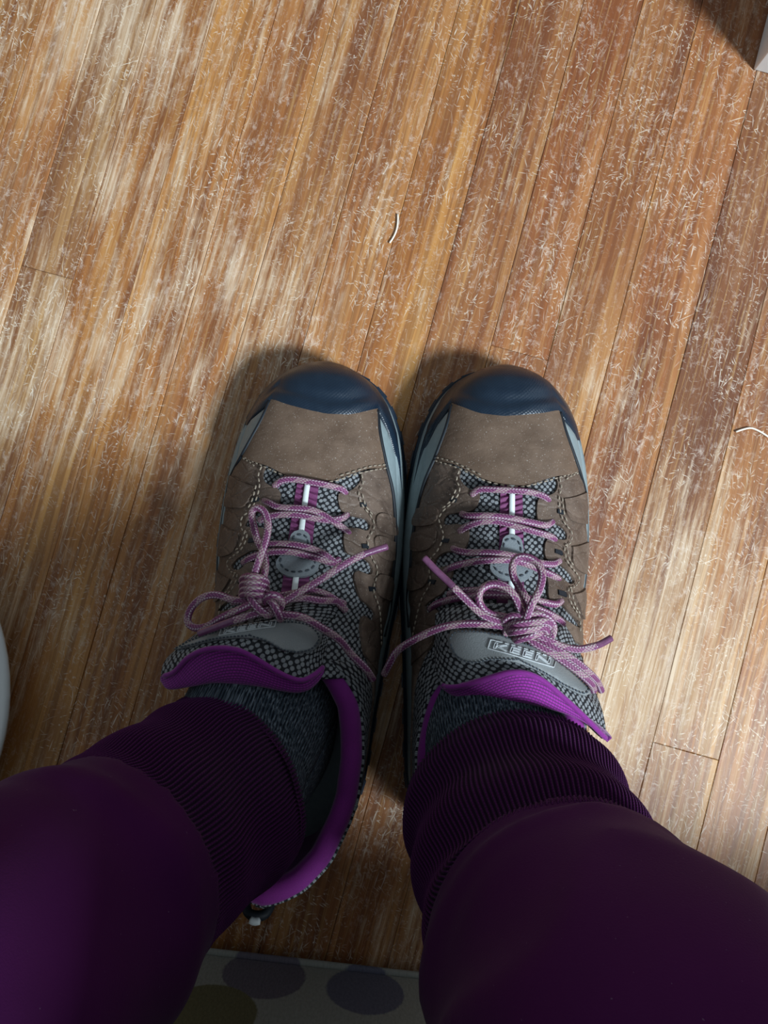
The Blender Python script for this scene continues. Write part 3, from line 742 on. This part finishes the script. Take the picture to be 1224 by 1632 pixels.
def lettering(key, origin, xdir, ydir, width, height):
    """silver outlined letters and their bracket, laid onto the tongue patch"""
    tg, pt, drape, seam = TG[key]; S = SHOES[key]
    cu = bpy.data.curves.new('t', 'FONT'); cu.body = 'KEEN'; cu.size = 1.0; cu.fill_mode = 'NONE'; cu.bevel_depth = 0.0; cu.resolution_u = 3; cu.space_character = 1.08
    to = bpy.data.objects.new('t', cu); COL.objects.link(to)
    dg = bpy.context.evaluated_depsgraph_get(); me = to.evaluated_get(dg).to_mesh()
    Vt = [v.co.copy() for v in me.vertices]; Et = [tuple(e.vertices) for e in me.edges]
    to.evaluated_get(dg).to_mesh_clear(); bpy.data.objects.remove(to); bpy.data.curves.remove(cu)
    x0, x1 = min(v.x for v in Vt), max(v.x for v in Vt); y0, y1 = min(v.y for v in Vt), max(v.y for v in Vt)
    segs = [((Vt[a].x - x0) / (x1 - x0) * .84 + .08, (Vt[a].y - y0) / (y1 - y0) * .58 + .21, (Vt[b].x - x0) / (x1 - x0) * .84 + .08, (Vt[b].y - y0) / (y1 - y0) * .58 + .21) for a, b in Et]
    br = [(0.12, 1), (0, 1), (0, 0), (1, 0), (1, 1), (0.88, 1)]
    for p, q in zip(br, br[1:]):
        for k in range(8): segs.append((p[0] + (q[0] - p[0]) * k / 8, p[1] + (q[1] - p[1]) * k / 8, p[0] + (q[0] - p[0]) * (k + 1) / 8, p[1] + (q[1] - p[1]) * (k + 1) / 8))
    for k in range(8): segs.append((0.12 + .76 * k / 8, 1.0, 0.12 + .76 * (k + .6) / 8, 1.0))
    V, Fc = [], []
    X, Y = Vector(xdir) * width, Vector(ydir) * height; O = Vector(origin)
    def pos(u, v):
        q = O + X * u + Y * v; return drape(q.x, q.y, 0.0019)
    for a, b, c, d in segs:
        A, B = pos(a, b), pos(c, d); e = B - A
        if e.length < 1e-5: continue
        w = e.cross(Vector((0, 0, 1))).normalized() * 0.00028; up = Vector((0, 0, .0004)); k = len(V)
        V += [A - w, A + w, B + w, B - w, A + up, B + up]
        Fc += [(k, k + 1, k + 4), (k + 1, k + 2, k + 5, k + 4), (k + 2, k + 3, k + 5), (k + 3, k, k + 4, k + 5)]
    # sub-part level limit: lettering and seam hang under the tongue beside the patch
    mesh_obj('logo_lettering', V, Fc, M['silver'], tg, world=True, smooth=False)
    mesh_obj('patch_seam', seam[0], seam[1], M['darkthread'], tg, world=True, smooth=False)
def rot(x, y): l = math.hypot(x, y); return (x / l, y / l)
lettering('right', (779, 1035), rot(98, 31), rot(6, -20), 104, 14)
lettering('left', (352, 1017), rot(88, -16), rot(6, -16), 86, 11)

# ---- laces
def surf(key, px, py):
    S = SHOES[key]; best = None
    for k in ('bvh', 'tbvh', 'lbvh'):
        h, n, i, d = S[k].ray_cast(CAMP, ray(px, py))
        if h is not None:
            if k == 'bvh' and (S['W'].inverted() @ h).y < SL - 0.19: continue
            if best is None or d < best[1]: best = (h, d)
    return best[0] if best else None
LR = 0.00185
def lace_pts(key, pts):
    out = []; lastz = 0.07
    raw = []
    for p in pts:
        x, y = p[0], p[1]; off = p[2] if len(p) > 2 else 0.0030
        if len(p) > 3: raw.append((x, y, p[3])); continue
        h = surf(key, x, y); raw.append((x, y, None if h is None else h.z + off))
    zs = [r[2] for r in raw]; kn = [i for i, z in enumerate(zs) if z is not None]
    for i, (x, y, z) in enumerate(raw):
        if z is None: z = float(np.interp(i, kn, [zs[k] for k in kn]))
        out.append(at(x, y, z))
    return out
def lace(key, pts, parent, name='lace', r=LR): return tube(name, lace_pts(key, pts), r, M['lace'], parent, seg=12, step=0.0009)
def aglet(key, pts, parent): return tube('aglet', lace_pts(key, pts), 0.00175, M['aglet'], parent, seg=10, step=0.0009)
def zs(pts, z0, z1):
    n = len(pts); return [(x, y, 0, z0 + (z1 - z0) * i / (n - 1)) for i, (x, y) in enumerate(pts)]

# right shoe
Rr = SHOES['right']['root']
lace('right', [(752, 789, .001), (762, 781, .0035), (790, 780.5, .0045), (820, 782, .0045), (848, 785, .004), (868, 792, .003), (874, 798, .0005)], Rr)
lace('right', [(736, 819, .001), (746, 822, .004), (778, 822, .006), (809, 825, .006), (843, 832, .005), (870, 837, .004), (880, 832, .001)], Rr)
lace('right', [(733, 847, .001), (741, 841, .004), (765, 832, .004), (791, 831, .0045), (820, 838, .0045), (843, 845, .005), (877, 855, .004), (884, 860, .001)], Rr)
lace('right', [(722, 874, .001), (731, 878, .004), (750, 881, .005), (785, 881, .006), (827, 888, .006), (859, 897, .005), (881, 899, .004), (891, 894, .001)], Rr)
lace('right', [(710, 911, .001), (721, 904, .004), (746, 897, .005), (778, 893, .006), (812, 893, .006), (842, 900, .005), (864, 910, .005), (882, 918, .003), (890, 923, .0008)], Rr)
lace('right', [(686, 971, .001), (694, 964, .004), (717, 956, .005), (759, 950, .006), (796, 949, .006), (830, 952, .005), (859, 958, .005), (885, 963, .004), (894, 958, .001)], Rr)
lace('right', [(716, 947, .001), (732, 943, .004), (765, 941, .005), (796, 944, .006), (825, 955, .005), (848, 967, .005), (872, 977, .004), (890, 987, .003), (897, 993, .001)], Rr)
kz = 0.110
lace('right', [(612, 1075, 0, .082), (622, 1056, 0, .087), (633, 1038, 0, .090), (665, 1017, 0, .095), (708, 999, 0, .102), (747, 994, 0, .106), (796, 997, 0, .109), (822, 1002, 0, .110)], Rr)
L2_ = lace('right', zs([(815, 994), (801, 992), (770, 980), (744, 957), (723, 936)], .112, .104), Rr); aglet('right', zs([(724, 937), (712, 925), (694, 908), (676, 889)], .1042, .097), L2_)
lace('right', [(836, 995, 0, .112), (830, 972, 0, .114), (817, 946, 0, .113), (801, 933, 0, .111), (783, 931, 0, .109), (767, 940, 0, .108), (763, 954, 0, .1075), (770, 970, 0, .107), (783, 979, 0, .107), (804, 983, 0, .108), (822, 990, 0, .109)], Rr)
lace('right', [(836, 1004, 0, .113), (840, 983, 0, .117), (848, 962, 0, .118), (860, 939, 0, .115), (864, 915, 0, .111), (856, 897, 0, .108), (840, 888, 0, .106), (825, 889, 0, .105), (817, 902, 0, .1045), (819, 920, 0, .105), (830, 939, 0, .1065), (840, 957, 0, .109), (846, 975, 0, .110), (848, 992, 0, .110)], Rr)
L3_ = lace('right', [(838, 1004, 0, .110), (852, 1010, 0, .112), (872, 1019, 0, .1115), (895, 1030, 0, .110), (921, 1035, 0, .1075), (948, 1030, 0, .104)], Rr); aglet('right', zs([(947, 1030), (958, 1026), (974, 1017)], .104, .101), L3_)
lace('right', [(836, 1010, 0, .111), (848, 1022, 0, .112), (878, 1040, 0, .112), (910, 1062, 0, .110), (930, 1078, 0, .107), (942, 1090, 0, .101), (946, 1100, 0, .093)], Rr)
lace('right', [(850, 1014, 0, .110), (880, 1030, 0, .1115), (912, 1050, 0, .110), (934, 1068, 0, .105), (950, 1084, 0, .095), (958, 1100, 0, .085)], Rr)
# knot wraps
kc = lambda pts: [at(x, y, z) for x, y, z in pts]
tube('lace_knot', kc([(806, 1010, .108), (812, 996, .112), (830, 985, .115), (852, 978, .116), (872, 984, .115), (882, 1000, .112), (878, 1016, .110), (862, 1024, .109), (846, 1018, .109)]), LR, M['lace'], Rr, seg=12, step=.0009)
tube('lace_knot', kc([(808, 1000, .110), (826, 995, .117), (848, 992, .118), (868, 990, .117), (876, 996, .113), (868, 1004, .110)]), LR, M['lace'], Rr, seg=12, step=.0009)
tube('lace_knot', kc([(810, 1008, .108), (824, 1006, .1175), (846, 1003, .1185), (866, 1000, .116), (872, 1008, .110)]), LR, M['lace'], Rr, seg=12, step=.0009)
tube('lace_knot', kc([(818, 1022, .106), (830, 1018, .114), (846, 1014, .116), (860, 1008, .113), (866, 1014, .108)]), LR, M['lace'], Rr, seg=12, step=.0009)
tube('lace_knot', kc([(802, 1002, .106), (804, 990, .111), (816, 982, .114), (828, 984, .115), (834, 994, .114), (830, 1004, .110)]), LR, M['lace'], Rr, seg=12, step=.0009)

# left shoe
Lr = SHOES['left']['root']
lace('left', [(437, 775, .001), (449, 766, .004), (469, 764, .0045), (494, 768, .0045), (521, 773, .004), (545, 780, .003), (551, 786, .0005)], Lr)
lace('left', [(421, 798, .001), (430, 802, .004), (443, 808, .005), (469, 810, .006), (494, 812, .006), (514, 820, .005), (533, 832, .005), (549, 843, .003), (556, 850, .0005)], Lr)
lace('left', [(414, 829, .001), (425, 824, .004), (449, 820, .005), (478, 821, .005), (502, 826, .004), (525, 829, .004), (545, 826, .003), (553, 820, .0005)], Lr)
lace('left', [(415, 863, .001), (427, 867, .004), (449, 867, .005), (474, 869, .006), (498, 875, .006), (516, 883, .005), (531, 894, .003), (538, 902, .0005)], Lr)
lace('left', [(388, 897, .001), (400, 889, .004), (420, 882, .005), (443, 879, .006), (467, 880, .006), (490, 886, .005), (510, 891, .004), (529, 897, .003), (540, 892, .0005)], Lr)
lace('left', [(384, 948, .001), (400, 950, .004), (430, 952, .005), (474, 945, .006), (502, 942, .006), (530, 953, .005), (551, 973, .002)], Lr)
lace('left', [(372, 960, .001), (400, 957, .004), (440, 958, .004), (480, 953, .005), (510, 957, .005), (536, 958, .004), (548, 962, .001)], Lr)
A1 = lace('left', zs([(440, 968), (449, 961), (475, 945), (518, 919), (554, 896), (580, 883)], .111, .092), Lr); aglet('left', zs([(579, 883.5), (598, 877), (617, 871)], .092, .088), A1)
lace('left', [(408, 940, 0, .112), (406, 916, 0, .113), (412, 895, 0, .112), (420, 873, 0, .109), (425, 854, 0, .105), (427, 834, 0, .100), (421, 816, 0, .096), (410, 809, 0, .093), (402, 816, 0, .091), (404, 838, 0, .092), (410, 861, 0, .095), (418, 877, 0, .099), (423, 897, 0, .104), (421, 916, 0, .108), (414, 938, 0, .109)], Lr)
lace('left', [(420, 962, 0, .106), (397, 958, 0, .106), (371, 956, 0, .103), (345, 948, 0, .100), (322, 953, 0, .097), (304, 971, 0, .095), (299, 990, 0, .096), (309, 1000, 0, .099), (328, 999, 0, .103), (354, 984, 0, .108), (387, 969, 0, .111), (410, 958, 0, .112), (424, 954, 0, .109)], Lr)
A2 = lace('left', zs([(440, 970), (429, 972), (403, 979), (372, 989)], .111, .112), Lr); aglet('left', zs([(373, 988.6), (338, 1002), (317, 1010)], .112, .109), A2)
lace('left', [(430, 974, 0, .110), (449, 979, 0, .112), (482, 984, 0, .112), (511, 1000, 0, .109), (541, 1020, 0, .102), (560, 1043, 0, .096), (583, 1066, 0, .092), (594, 1082, 0, .084)], Lr)
for dy, dz in ((-12, 0), (-3, .0012), (6, .0012), (14, 0)):
    tube('lace_knot', kc([(386, 938 + dy, .100), (389, 933 + dy, .108), (398, 931 + dy, .115 + dz), (408, 932 + dy, .116 + dz), (419, 935 + dy, .113), (424, 940 + dy, .107), (423, 945 + dy, .100)]), LR, M['lace'], Lr, seg=12, step=.0009)
tube('lace_knot', kc([(398, 946, .110), (402, 958, .115), (412, 970, .116), (424, 979, .114), (430, 980, .109)]), LR, M['lace'], Lr, seg=12, step=.0009)
tube('lace_knot', kc([(422, 964, .107), (425, 953, .114), (434, 948, .117), (444, 952, .116), (449, 961, .113), (446, 972, .109)]), LR, M['lace'], Lr, seg=12, step=.0009)
tube('lace_knot', kc([(428, 955, .113), (436, 963, .117), (442, 974, .116), (446, 984, .111), (447, 988, .106)]), LR, M['lace'], Lr, seg=12, step=.0009)

tag(SHOES['right']['root'], 'brown leather hiking shoe on the right, small upright lace loops, lit tongue patch', 'shoe', 'pair of hiking shoes')
tag(SHOES['left']['root'], 'brown leather hiking shoe on the left, long lace loop hanging over its outer side', 'shoe', 'pair of hiking shoes')

# ------------------------------------------------------------------ person: socks and trousers
person = empty('person', (0.0, -0.14, 0.0))
tag(person, 'seated person seen from above, dark purple ribbed-cuff joggers and charcoal socks', 'person')
def ring(c, ax, rx, ry, n, fx=None, ph=0.0):
    ax = ax.normalized(); u = Vector((1, 0, 0)); u = (u - ax * u.dot(ax)).normalized(); v = ax.cross(u)   # v ~ +y
    out = []
    for k in range(n):
        a = 2 * math.pi * k / n; r = fx(a) if fx else 0
        out.append(c + u * (math.cos(a) * (rx + r)) + v * (math.sin(a) * (ry + r)))
    return out
def sections(C, RX, RY, n, nl, fold=None):
    P = catmull(C, nl); s = np.linspace(0, 1, nl)
    L = [0]
    for i in range(1, len(C)): L.append(L[-1] + (Vector(C[i]) - Vector(C[i - 1])).length)
    L = np.array(L) / L[-1]
    rows = []
    for i in range(nl):
        T = P[min(i + 1, nl - 1)] - P[max(i - 1, 0)]
        rx, ry = float(np.interp(s[i], L, RX)), float(np.interp(s[i], L, RY))
        rows.append(ring(P[i], T, rx, ry, n, (lambda a, i=i: fold(s[i], a)) if fold else None))
    return rows
def tube_mesh(rows, closed_ends=(False, False)):
    n = len(rows[0]); V = [p for r in rows for p in r]; Fc = grid_faces(len(rows), n, closed=True)
    if closed_ends[0]: Fc.append(tuple(range(n))[::-1])
    if closed_ends[1]: Fc.append(tuple(range((len(rows) - 1) * n, len(rows) * n)))
    return V, Fc
def tube_uv(rows, circ=None):
    uv = []; t = 0
    n = len(rows[0])
    circ = circ or sum((rows[0][k] - rows[0][k - 1]).length for k in range(n))
    for i, r in enumerate(rows):
        if i: t += (r[0] - rows[i - 1][0]).length
        for k in range(n): uv.append((circ * k / n, t))
    return uv
def add_seam(rows):   # repeat the first column so the UVs do not wrap
    return [r + [r[0].copy()] for r in rows]
LEG = {
 'right': dict(cuff=Vector((0.060, -0.120, 0.098)), seam=Vector((0.068, -0.146, 0.160)), pts=[(0.072, -0.150, 0.185), (0.080, -0.155, 0.24), (0.086, -0.188, 0.32), (0.092, -0.235, 0.395), (0.10, -0.30, 0.42), (0.12, -0.42, 0.43), (0.11, -0.58, 0.43)],
               ankle=Vector((0.055, -0.112, 0.05)), RX=[.0520, .0570, .0635, .066, .070, .074, .082, .095], r0=0.0510, fold=1.0),
 'left': dict(cuff=Vector((-0.076, -0.113, 0.098)), seam=Vector((-0.106, -0.128, 0.148)), pts=[(-0.121, -0.137, 0.180), (-0.142, -0.147, 0.24), (-0.163, -0.180, 0.32), (-0.180, -0.225, 0.395), (-0.180, -0.30, 0.42), (-0.165, -0.42, 0.43), (-0.12, -0.58, 0.43)],
              ankle=Vector((-0.062, -0.108, 0.05)), RX=[.0480, .0540, .0595, .062, .068, .072, .082, .095], r0=0.0470, fold=0.35)}
socks = {}
for key, L in LEG.items():
    sg = 1 if key == 'right' else -1
    an, cu = L['ankle'], L['cuff']
    C = [an + Vector((0, 0.030, -0.022)), an + Vector((0, 0.022, 0.005)), an.lerp(cu, .45) + Vector((0, .012, .008)), an.lerp(cu, .8) + Vector((0, .006, .006)), cu + Vector((0, 0.0, .012)), cu.lerp(L['seam'], .4)]
    rows = sections(C, [.036, .037, .037, .037, .037, .037], [.068, .062, .052, .043, .040, .040], 72, 40, lambda s, a: 0.0007 * noise.noise(Vector((math.cos(a) * 2, math.sin(a) * 2, s * 9))))
    rows = add_seam(rows); V = [p for r in rows for p in r]
    o = mesh_obj('sock', V, grid_faces(40, 73), M['sock'], person, tube_uv(rows), world=True, solid=0.001)
VT, FT = [], []
cuffs = []
for key, L in LEG.items():
    sg = 1 if key == 'right' else -1; sd = 11 if sg > 0 else 29
    # ribbed cuff with bunched folds
    def cf(s, a, sd=sd, k=L['fold']):
        w = 0.5 + 0.5 * math.sin(a + 0.3)
        bun = 0.0028 * k * math.sin(2 * math.pi * (s * 2.6 - 0.15 + 0.10 * math.sin(a + sd))) * (0.35 + 0.65 * w) * min(1, s * 6) * min(1, (1 - s) * 4)
        return bun + 0.0012 * noise.noise(Vector((math.cos(a) * 2 + sd, math.sin(a) * 2, s * 5))) + 0.00055 * math.sin(a * 150)
    r0 = L['r0']
    rows = sections([L['cuff'], L['cuff'].lerp(L['seam'], .5) + Vector((0, 0.001, 0)), L['seam'], L['seam'].lerp(Vector(L['pts'][0]), .35)], [r0, r0, r0 + .001, r0 + .001], [r0, r0, r0 + .001, r0 + .001], 900, 44, cf)
    inner = [[L['cuff'].lerp(p, 0.955) + Vector((0, 0, .001 * q)) for p in rows[0]] for q in (6, 1)]
    rows = add_seam(inner + rows)
    cuffs.append((rows, 46))
    pts = [L['seam']] + [Vector(p) for p in L['pts']]
    RX = RY = L['RX']
    def pf(s, a, sd=sd):
        c, d = math.cos(a), math.sin(a); on = min(1, s / 0.03)
        f = 0.0060 * noise.noise(Vector((c * 1.3 + sd, d * 1.3, s * 14)))
        q = noise.noise(Vector((c * 0.9 + sd * 2, d * 0.9, s * 5)))
        f += 0.0065 * (1 - abs(math.sin(26 * s + 2.2 * q + 0.8 * math.sin(a + sd)))) ** 3 * (0.4 + 0.6 * math.sin(a * 1.0 + sd))
        f += 0.0040 * math.exp(-((s - 0.035 - 0.012 * math.sin(a * 2 + sd)) / 0.016) ** 2) * (0.6 + 0.4 * d)
        return f * on
    rr = sections(pts, RX, RY, 120, 170, pf)
    V, Fc = tube_mesh(rr, (True, True)); b = len(VT); VT += V; FT += [tuple(i + b for i in f) for f in Fc]
pc = Vector((0, -0.62, 0.44)); b = len(VT); rr = []
for i in range(1, 24):
    ph = math.pi * i / 24 - math.pi / 2
    rr.append([pc + Vector((math.cos(ph) * .20 * math.cos(q * math.pi / 24), math.cos(ph) * .135 * math.sin(q * math.pi / 24), math.sin(ph) * .115)) for q in range(48)])
V, Fc = tube_mesh(rr, (True, True)); VT += V; FT += [tuple(i + b for i in f) for f in Fc]
trs = mesh_obj('trousers', VT, FT, M['fleece'], person, world=True)
md = trs.modifiers.new('rm', 'REMESH'); md.mode = 'VOXEL'; md.voxel_size = 0.0032; md.use_smooth_shade = True
md = trs.modifiers.new('sm', 'SMOOTH'); md.iterations = 4; md.factor = 0.5
# out-of-view torso leaning over the lap, added to shade the heel area
body = sections([(0, -0.62, 0.42), (0, -0.585, 0.54), (0, -0.52, 0.66), (0, -0.44, 0.78), (0, -0.385, 0.86), (0, -0.35, 0.91)], [.17, .165, .17, .185, .165, .07], [.125, .12, .125, .125, .10, .06], 64, 50,
                lambda s_, a: 0.006 * noise.noise(Vector((math.cos(a) * 1.5, math.sin(a) * 1.5, s_ * 8))))
V, Fc = tube_mesh(body, (True, True))
for sx in (-1, 1):
    arm = sections([(sx * .15, -0.40, 0.83), (sx * .205, -0.41, 0.79), (sx * .225, -0.43, 0.68), (sx * .215, -0.42, 0.56), (sx * .19, -0.38, 0.515)], [.05, .056, .052, .046, .04], [.05, .056, .052, .046, .04], 40, 40,
                   lambda s_, a: 0.004 * noise.noise(Vector((math.cos(a) * 1.5, math.sin(a) * 1.5, s_ * 8))))
    v_, f_ = tube_mesh(arm, (True, True)); b = len(V); V += v_; Fc += [tuple(i + b for i in f) for f in f_]
sw = mesh_obj('unseen_torso', V, Fc, M['unseen_torso'], person, world=True)
md = sw.modifiers.new('rm', 'REMESH'); md.mode = 'VOXEL'; md.voxel_size = 0.008; md.use_smooth_shade = True
for rows, nl in cuffs:
    mesh_obj('rib_cuff', [p for r in rows for p in r], grid_faces(nl, 901), M['cuff'], trs, tube_uv(rows, 0.30 * 901 / 900), world=True)

# ------------------------------------------------------------------ sofa behind the heels
A, B = at(370, 1522, 0.012), at(660, 1555, 0.012)
sofa_yaw = math.atan2(B.y - A.y, B.x - A.x)
so = empty('sofa', (A.x, A.y, 0), sofa_yaw)
tag(so, 'low sofa with spotted pale grey woven front panel behind the heels', 'sofa')
def sofa_cloth():
    m = NT('spotted_weave'); o = m.obj(); s = m.n('ShaderNodeSeparateXYZ', {0: o}); p = m.n('ShaderNodeCombineXYZ', {0: s.outputs[0], 1: s.outputs[2], 2: 0.0}).outputs[0]
    nz = m.noise(m.mapping(o, scale=(700, 1, 350)), 1, 3)
    col = m.mix(nz, (0.20, 0.205, 0.185), (0.34, 0.345, 0.315))
    inv = Matrix.Rotation(-sofa_yaw, 4, 'Z') @ Matrix.Translation(-Vector((A.x, A.y, 0)))
    def onp(px, py):   # point of the front panel seen at a pixel
        d = inv.to_3x3() @ ray(px, py); c = inv @ CAMP; t = (0 - c.y) / d.y; q = c + d * t; return q.x, q.z
    cs = [(onp(421, 1553), .0235, (0.085, 0.075, 0.095)), (onp(582, 1579), .022, (0.075, 0.075, 0.105)), (onp(336, 1612), .024, (0.085, 0.078, 0.04)), (onp(745, 1610), .023, (0.085, 0.075, 0.095))]
    rnd = random.Random(3)
    for gx in range(-3, 9):
        for gz in (0.135, 0.20, 0.265):
            cs.append(((gx * .075 + rnd.uniform(-.01, .01) + (0.035 if gz == .2 else 0), gz), .0225, rnd.choice([(0.085, 0.075, 0.095), (0.075, 0.075, 0.105), (0.085, 0.078, 0.04)])))
    for (cx, cz), r, c in cs:
        d = m.n('ShaderNodeVectorMath', {0: p, 1: (cx, cz, 0)}, operation='DISTANCE').outputs['Value']
        col = m.mix(m.step(m.math('ADD', d, m.math('MULTIPLY', nz, 0.0016)), r, r + .0012, 1, 0), col, m.mix(nz, c, tuple(q * 2.0 for q in c)))
    m.set(Base_Color=col, Roughness=0.95); m.bump(nz, 0.6, 0.001); return m.m
M['spots'] = sofa_cloth()
def rbox(name, x0, x1, y0, y1, z0, z1, r, mat, parent):
    bm = bmesh.new(); bmesh.ops.create_cube(bm, size=1)
    for v in bm.verts: v.co = Vector(((x0 + x1) / 2 + v.co.x * (x1 - x0), (y0 + y1) / 2 + v.co.y * (y1 - y0), (z0 + z1) / 2 + v.co.z * (z1 - z0)))
    bmesh.ops.bevel(bm, geom=bm.edges[:], offset=r, segments=4, profile=0.5, affect='EDGES')
    me = bpy.data.meshes.new(name); bm.to_mesh(me); bm.free(); me.polygons.foreach_set('use_smooth', [True] * len(me.polygons)); me.materials.append(mat)
    o = bpy.data.objects.new(name, me); COL.objects.link(o); o.parent = parent; return o
rbox('front_panel', -0.40, 0.62, -0.05, 0.0, 0.010, 0.088, 0.006, M['spots'], so)
rbox('frame', -0.38, 0.60, -0.70, -0.04, 0.0, 0.10, 0.01, M['dark'], so)
rbox('seat_base', -0.40, 0.62, -0.72, -0.008, 0.097, 0.235, 0.014, M['spots'], so)
rbox('seat_cushion', -0.395, 0.615, -0.71, -0.016, 0.238, 0.325, 0.03, M['spots'], so)
tube('piping', [(x, 0.0005, 0.0125) for x in np.linspace(-0.395, 0.615, 30)], 0.0022, M['spots'], so, world=False, seg=8)
rbox('backrest', -0.40, 0.62, -0.86, -0.70, 0.0, 0.70, 0.04, M['spots'], so)

# ------------------------------------------------------------------ white cabinet corner, white dish, lint
cp = at(1200, 112, 0)
cb_ = empty('white_cabinet', (cp.x, cp.y, 0), -FA)
tag(cb_, 'white painted cabinet corner standing on the floor at upper right', 'cabinet')
rbox('carcass', 0.0, 0.36, 0.0, 0.42, 0.0, 0.40, 0.0012, M['white'], cb_)
rbox('top_board', -0.012, 0.372, -0.012, 0.432, 0.40, 0.422, 0.003, M['white'], cb_)
rbox('door', 0.03, 0.33, -0.012, 0.0, 0.05, 0.38, 0.002, M['white'], cb_)
dc = at(-329, 1107, 0.02)
prof = [(0.0, .0), (.070, .0), (.074, .002), (.100, .010), (.1265, .021), (.1285, .0225), (.1285, .0245), (.1265, .0255), (.124, .0245), (.098, .0145), (.072, .007), (.0, .006)]
V, n = [], 72
for r, z in prof:
    for k in range(n): V.append((math.cos(2 * math.pi * k / n) * max(r, 1e-4), math.sin(2 * math.pi * k / n) * max(r, 1e-4), z))
d_ = mesh_obj('dish', V, grid_faces(len(prof), n, closed=True), M['dish']); d_.location = (dc.x, dc.y, 0)
tag(d_, 'white round dish rim at the left edge of the floor', 'dish')
t1 = tube('lint_thread', [at(x, y, .0014) for x, y in ((634, 341), (634, 352), (632, 366), (627, 378), (621, 387))], 0.0006, M['lint'], None, seg=6)
tag(t1, 'short curved white thread lying on the floor beyond the toes', 'thread')
t2 = tube('lint_thread', [at(x, y, .0012) for x, y in ((1173, 688), (1185, 684), (1197, 682), (1210, 687), (1226, 697))], 0.0006, M['lint'], None, seg=6)
tag(t2, 'pale bent fibre on the floor near the right edge', 'thread')
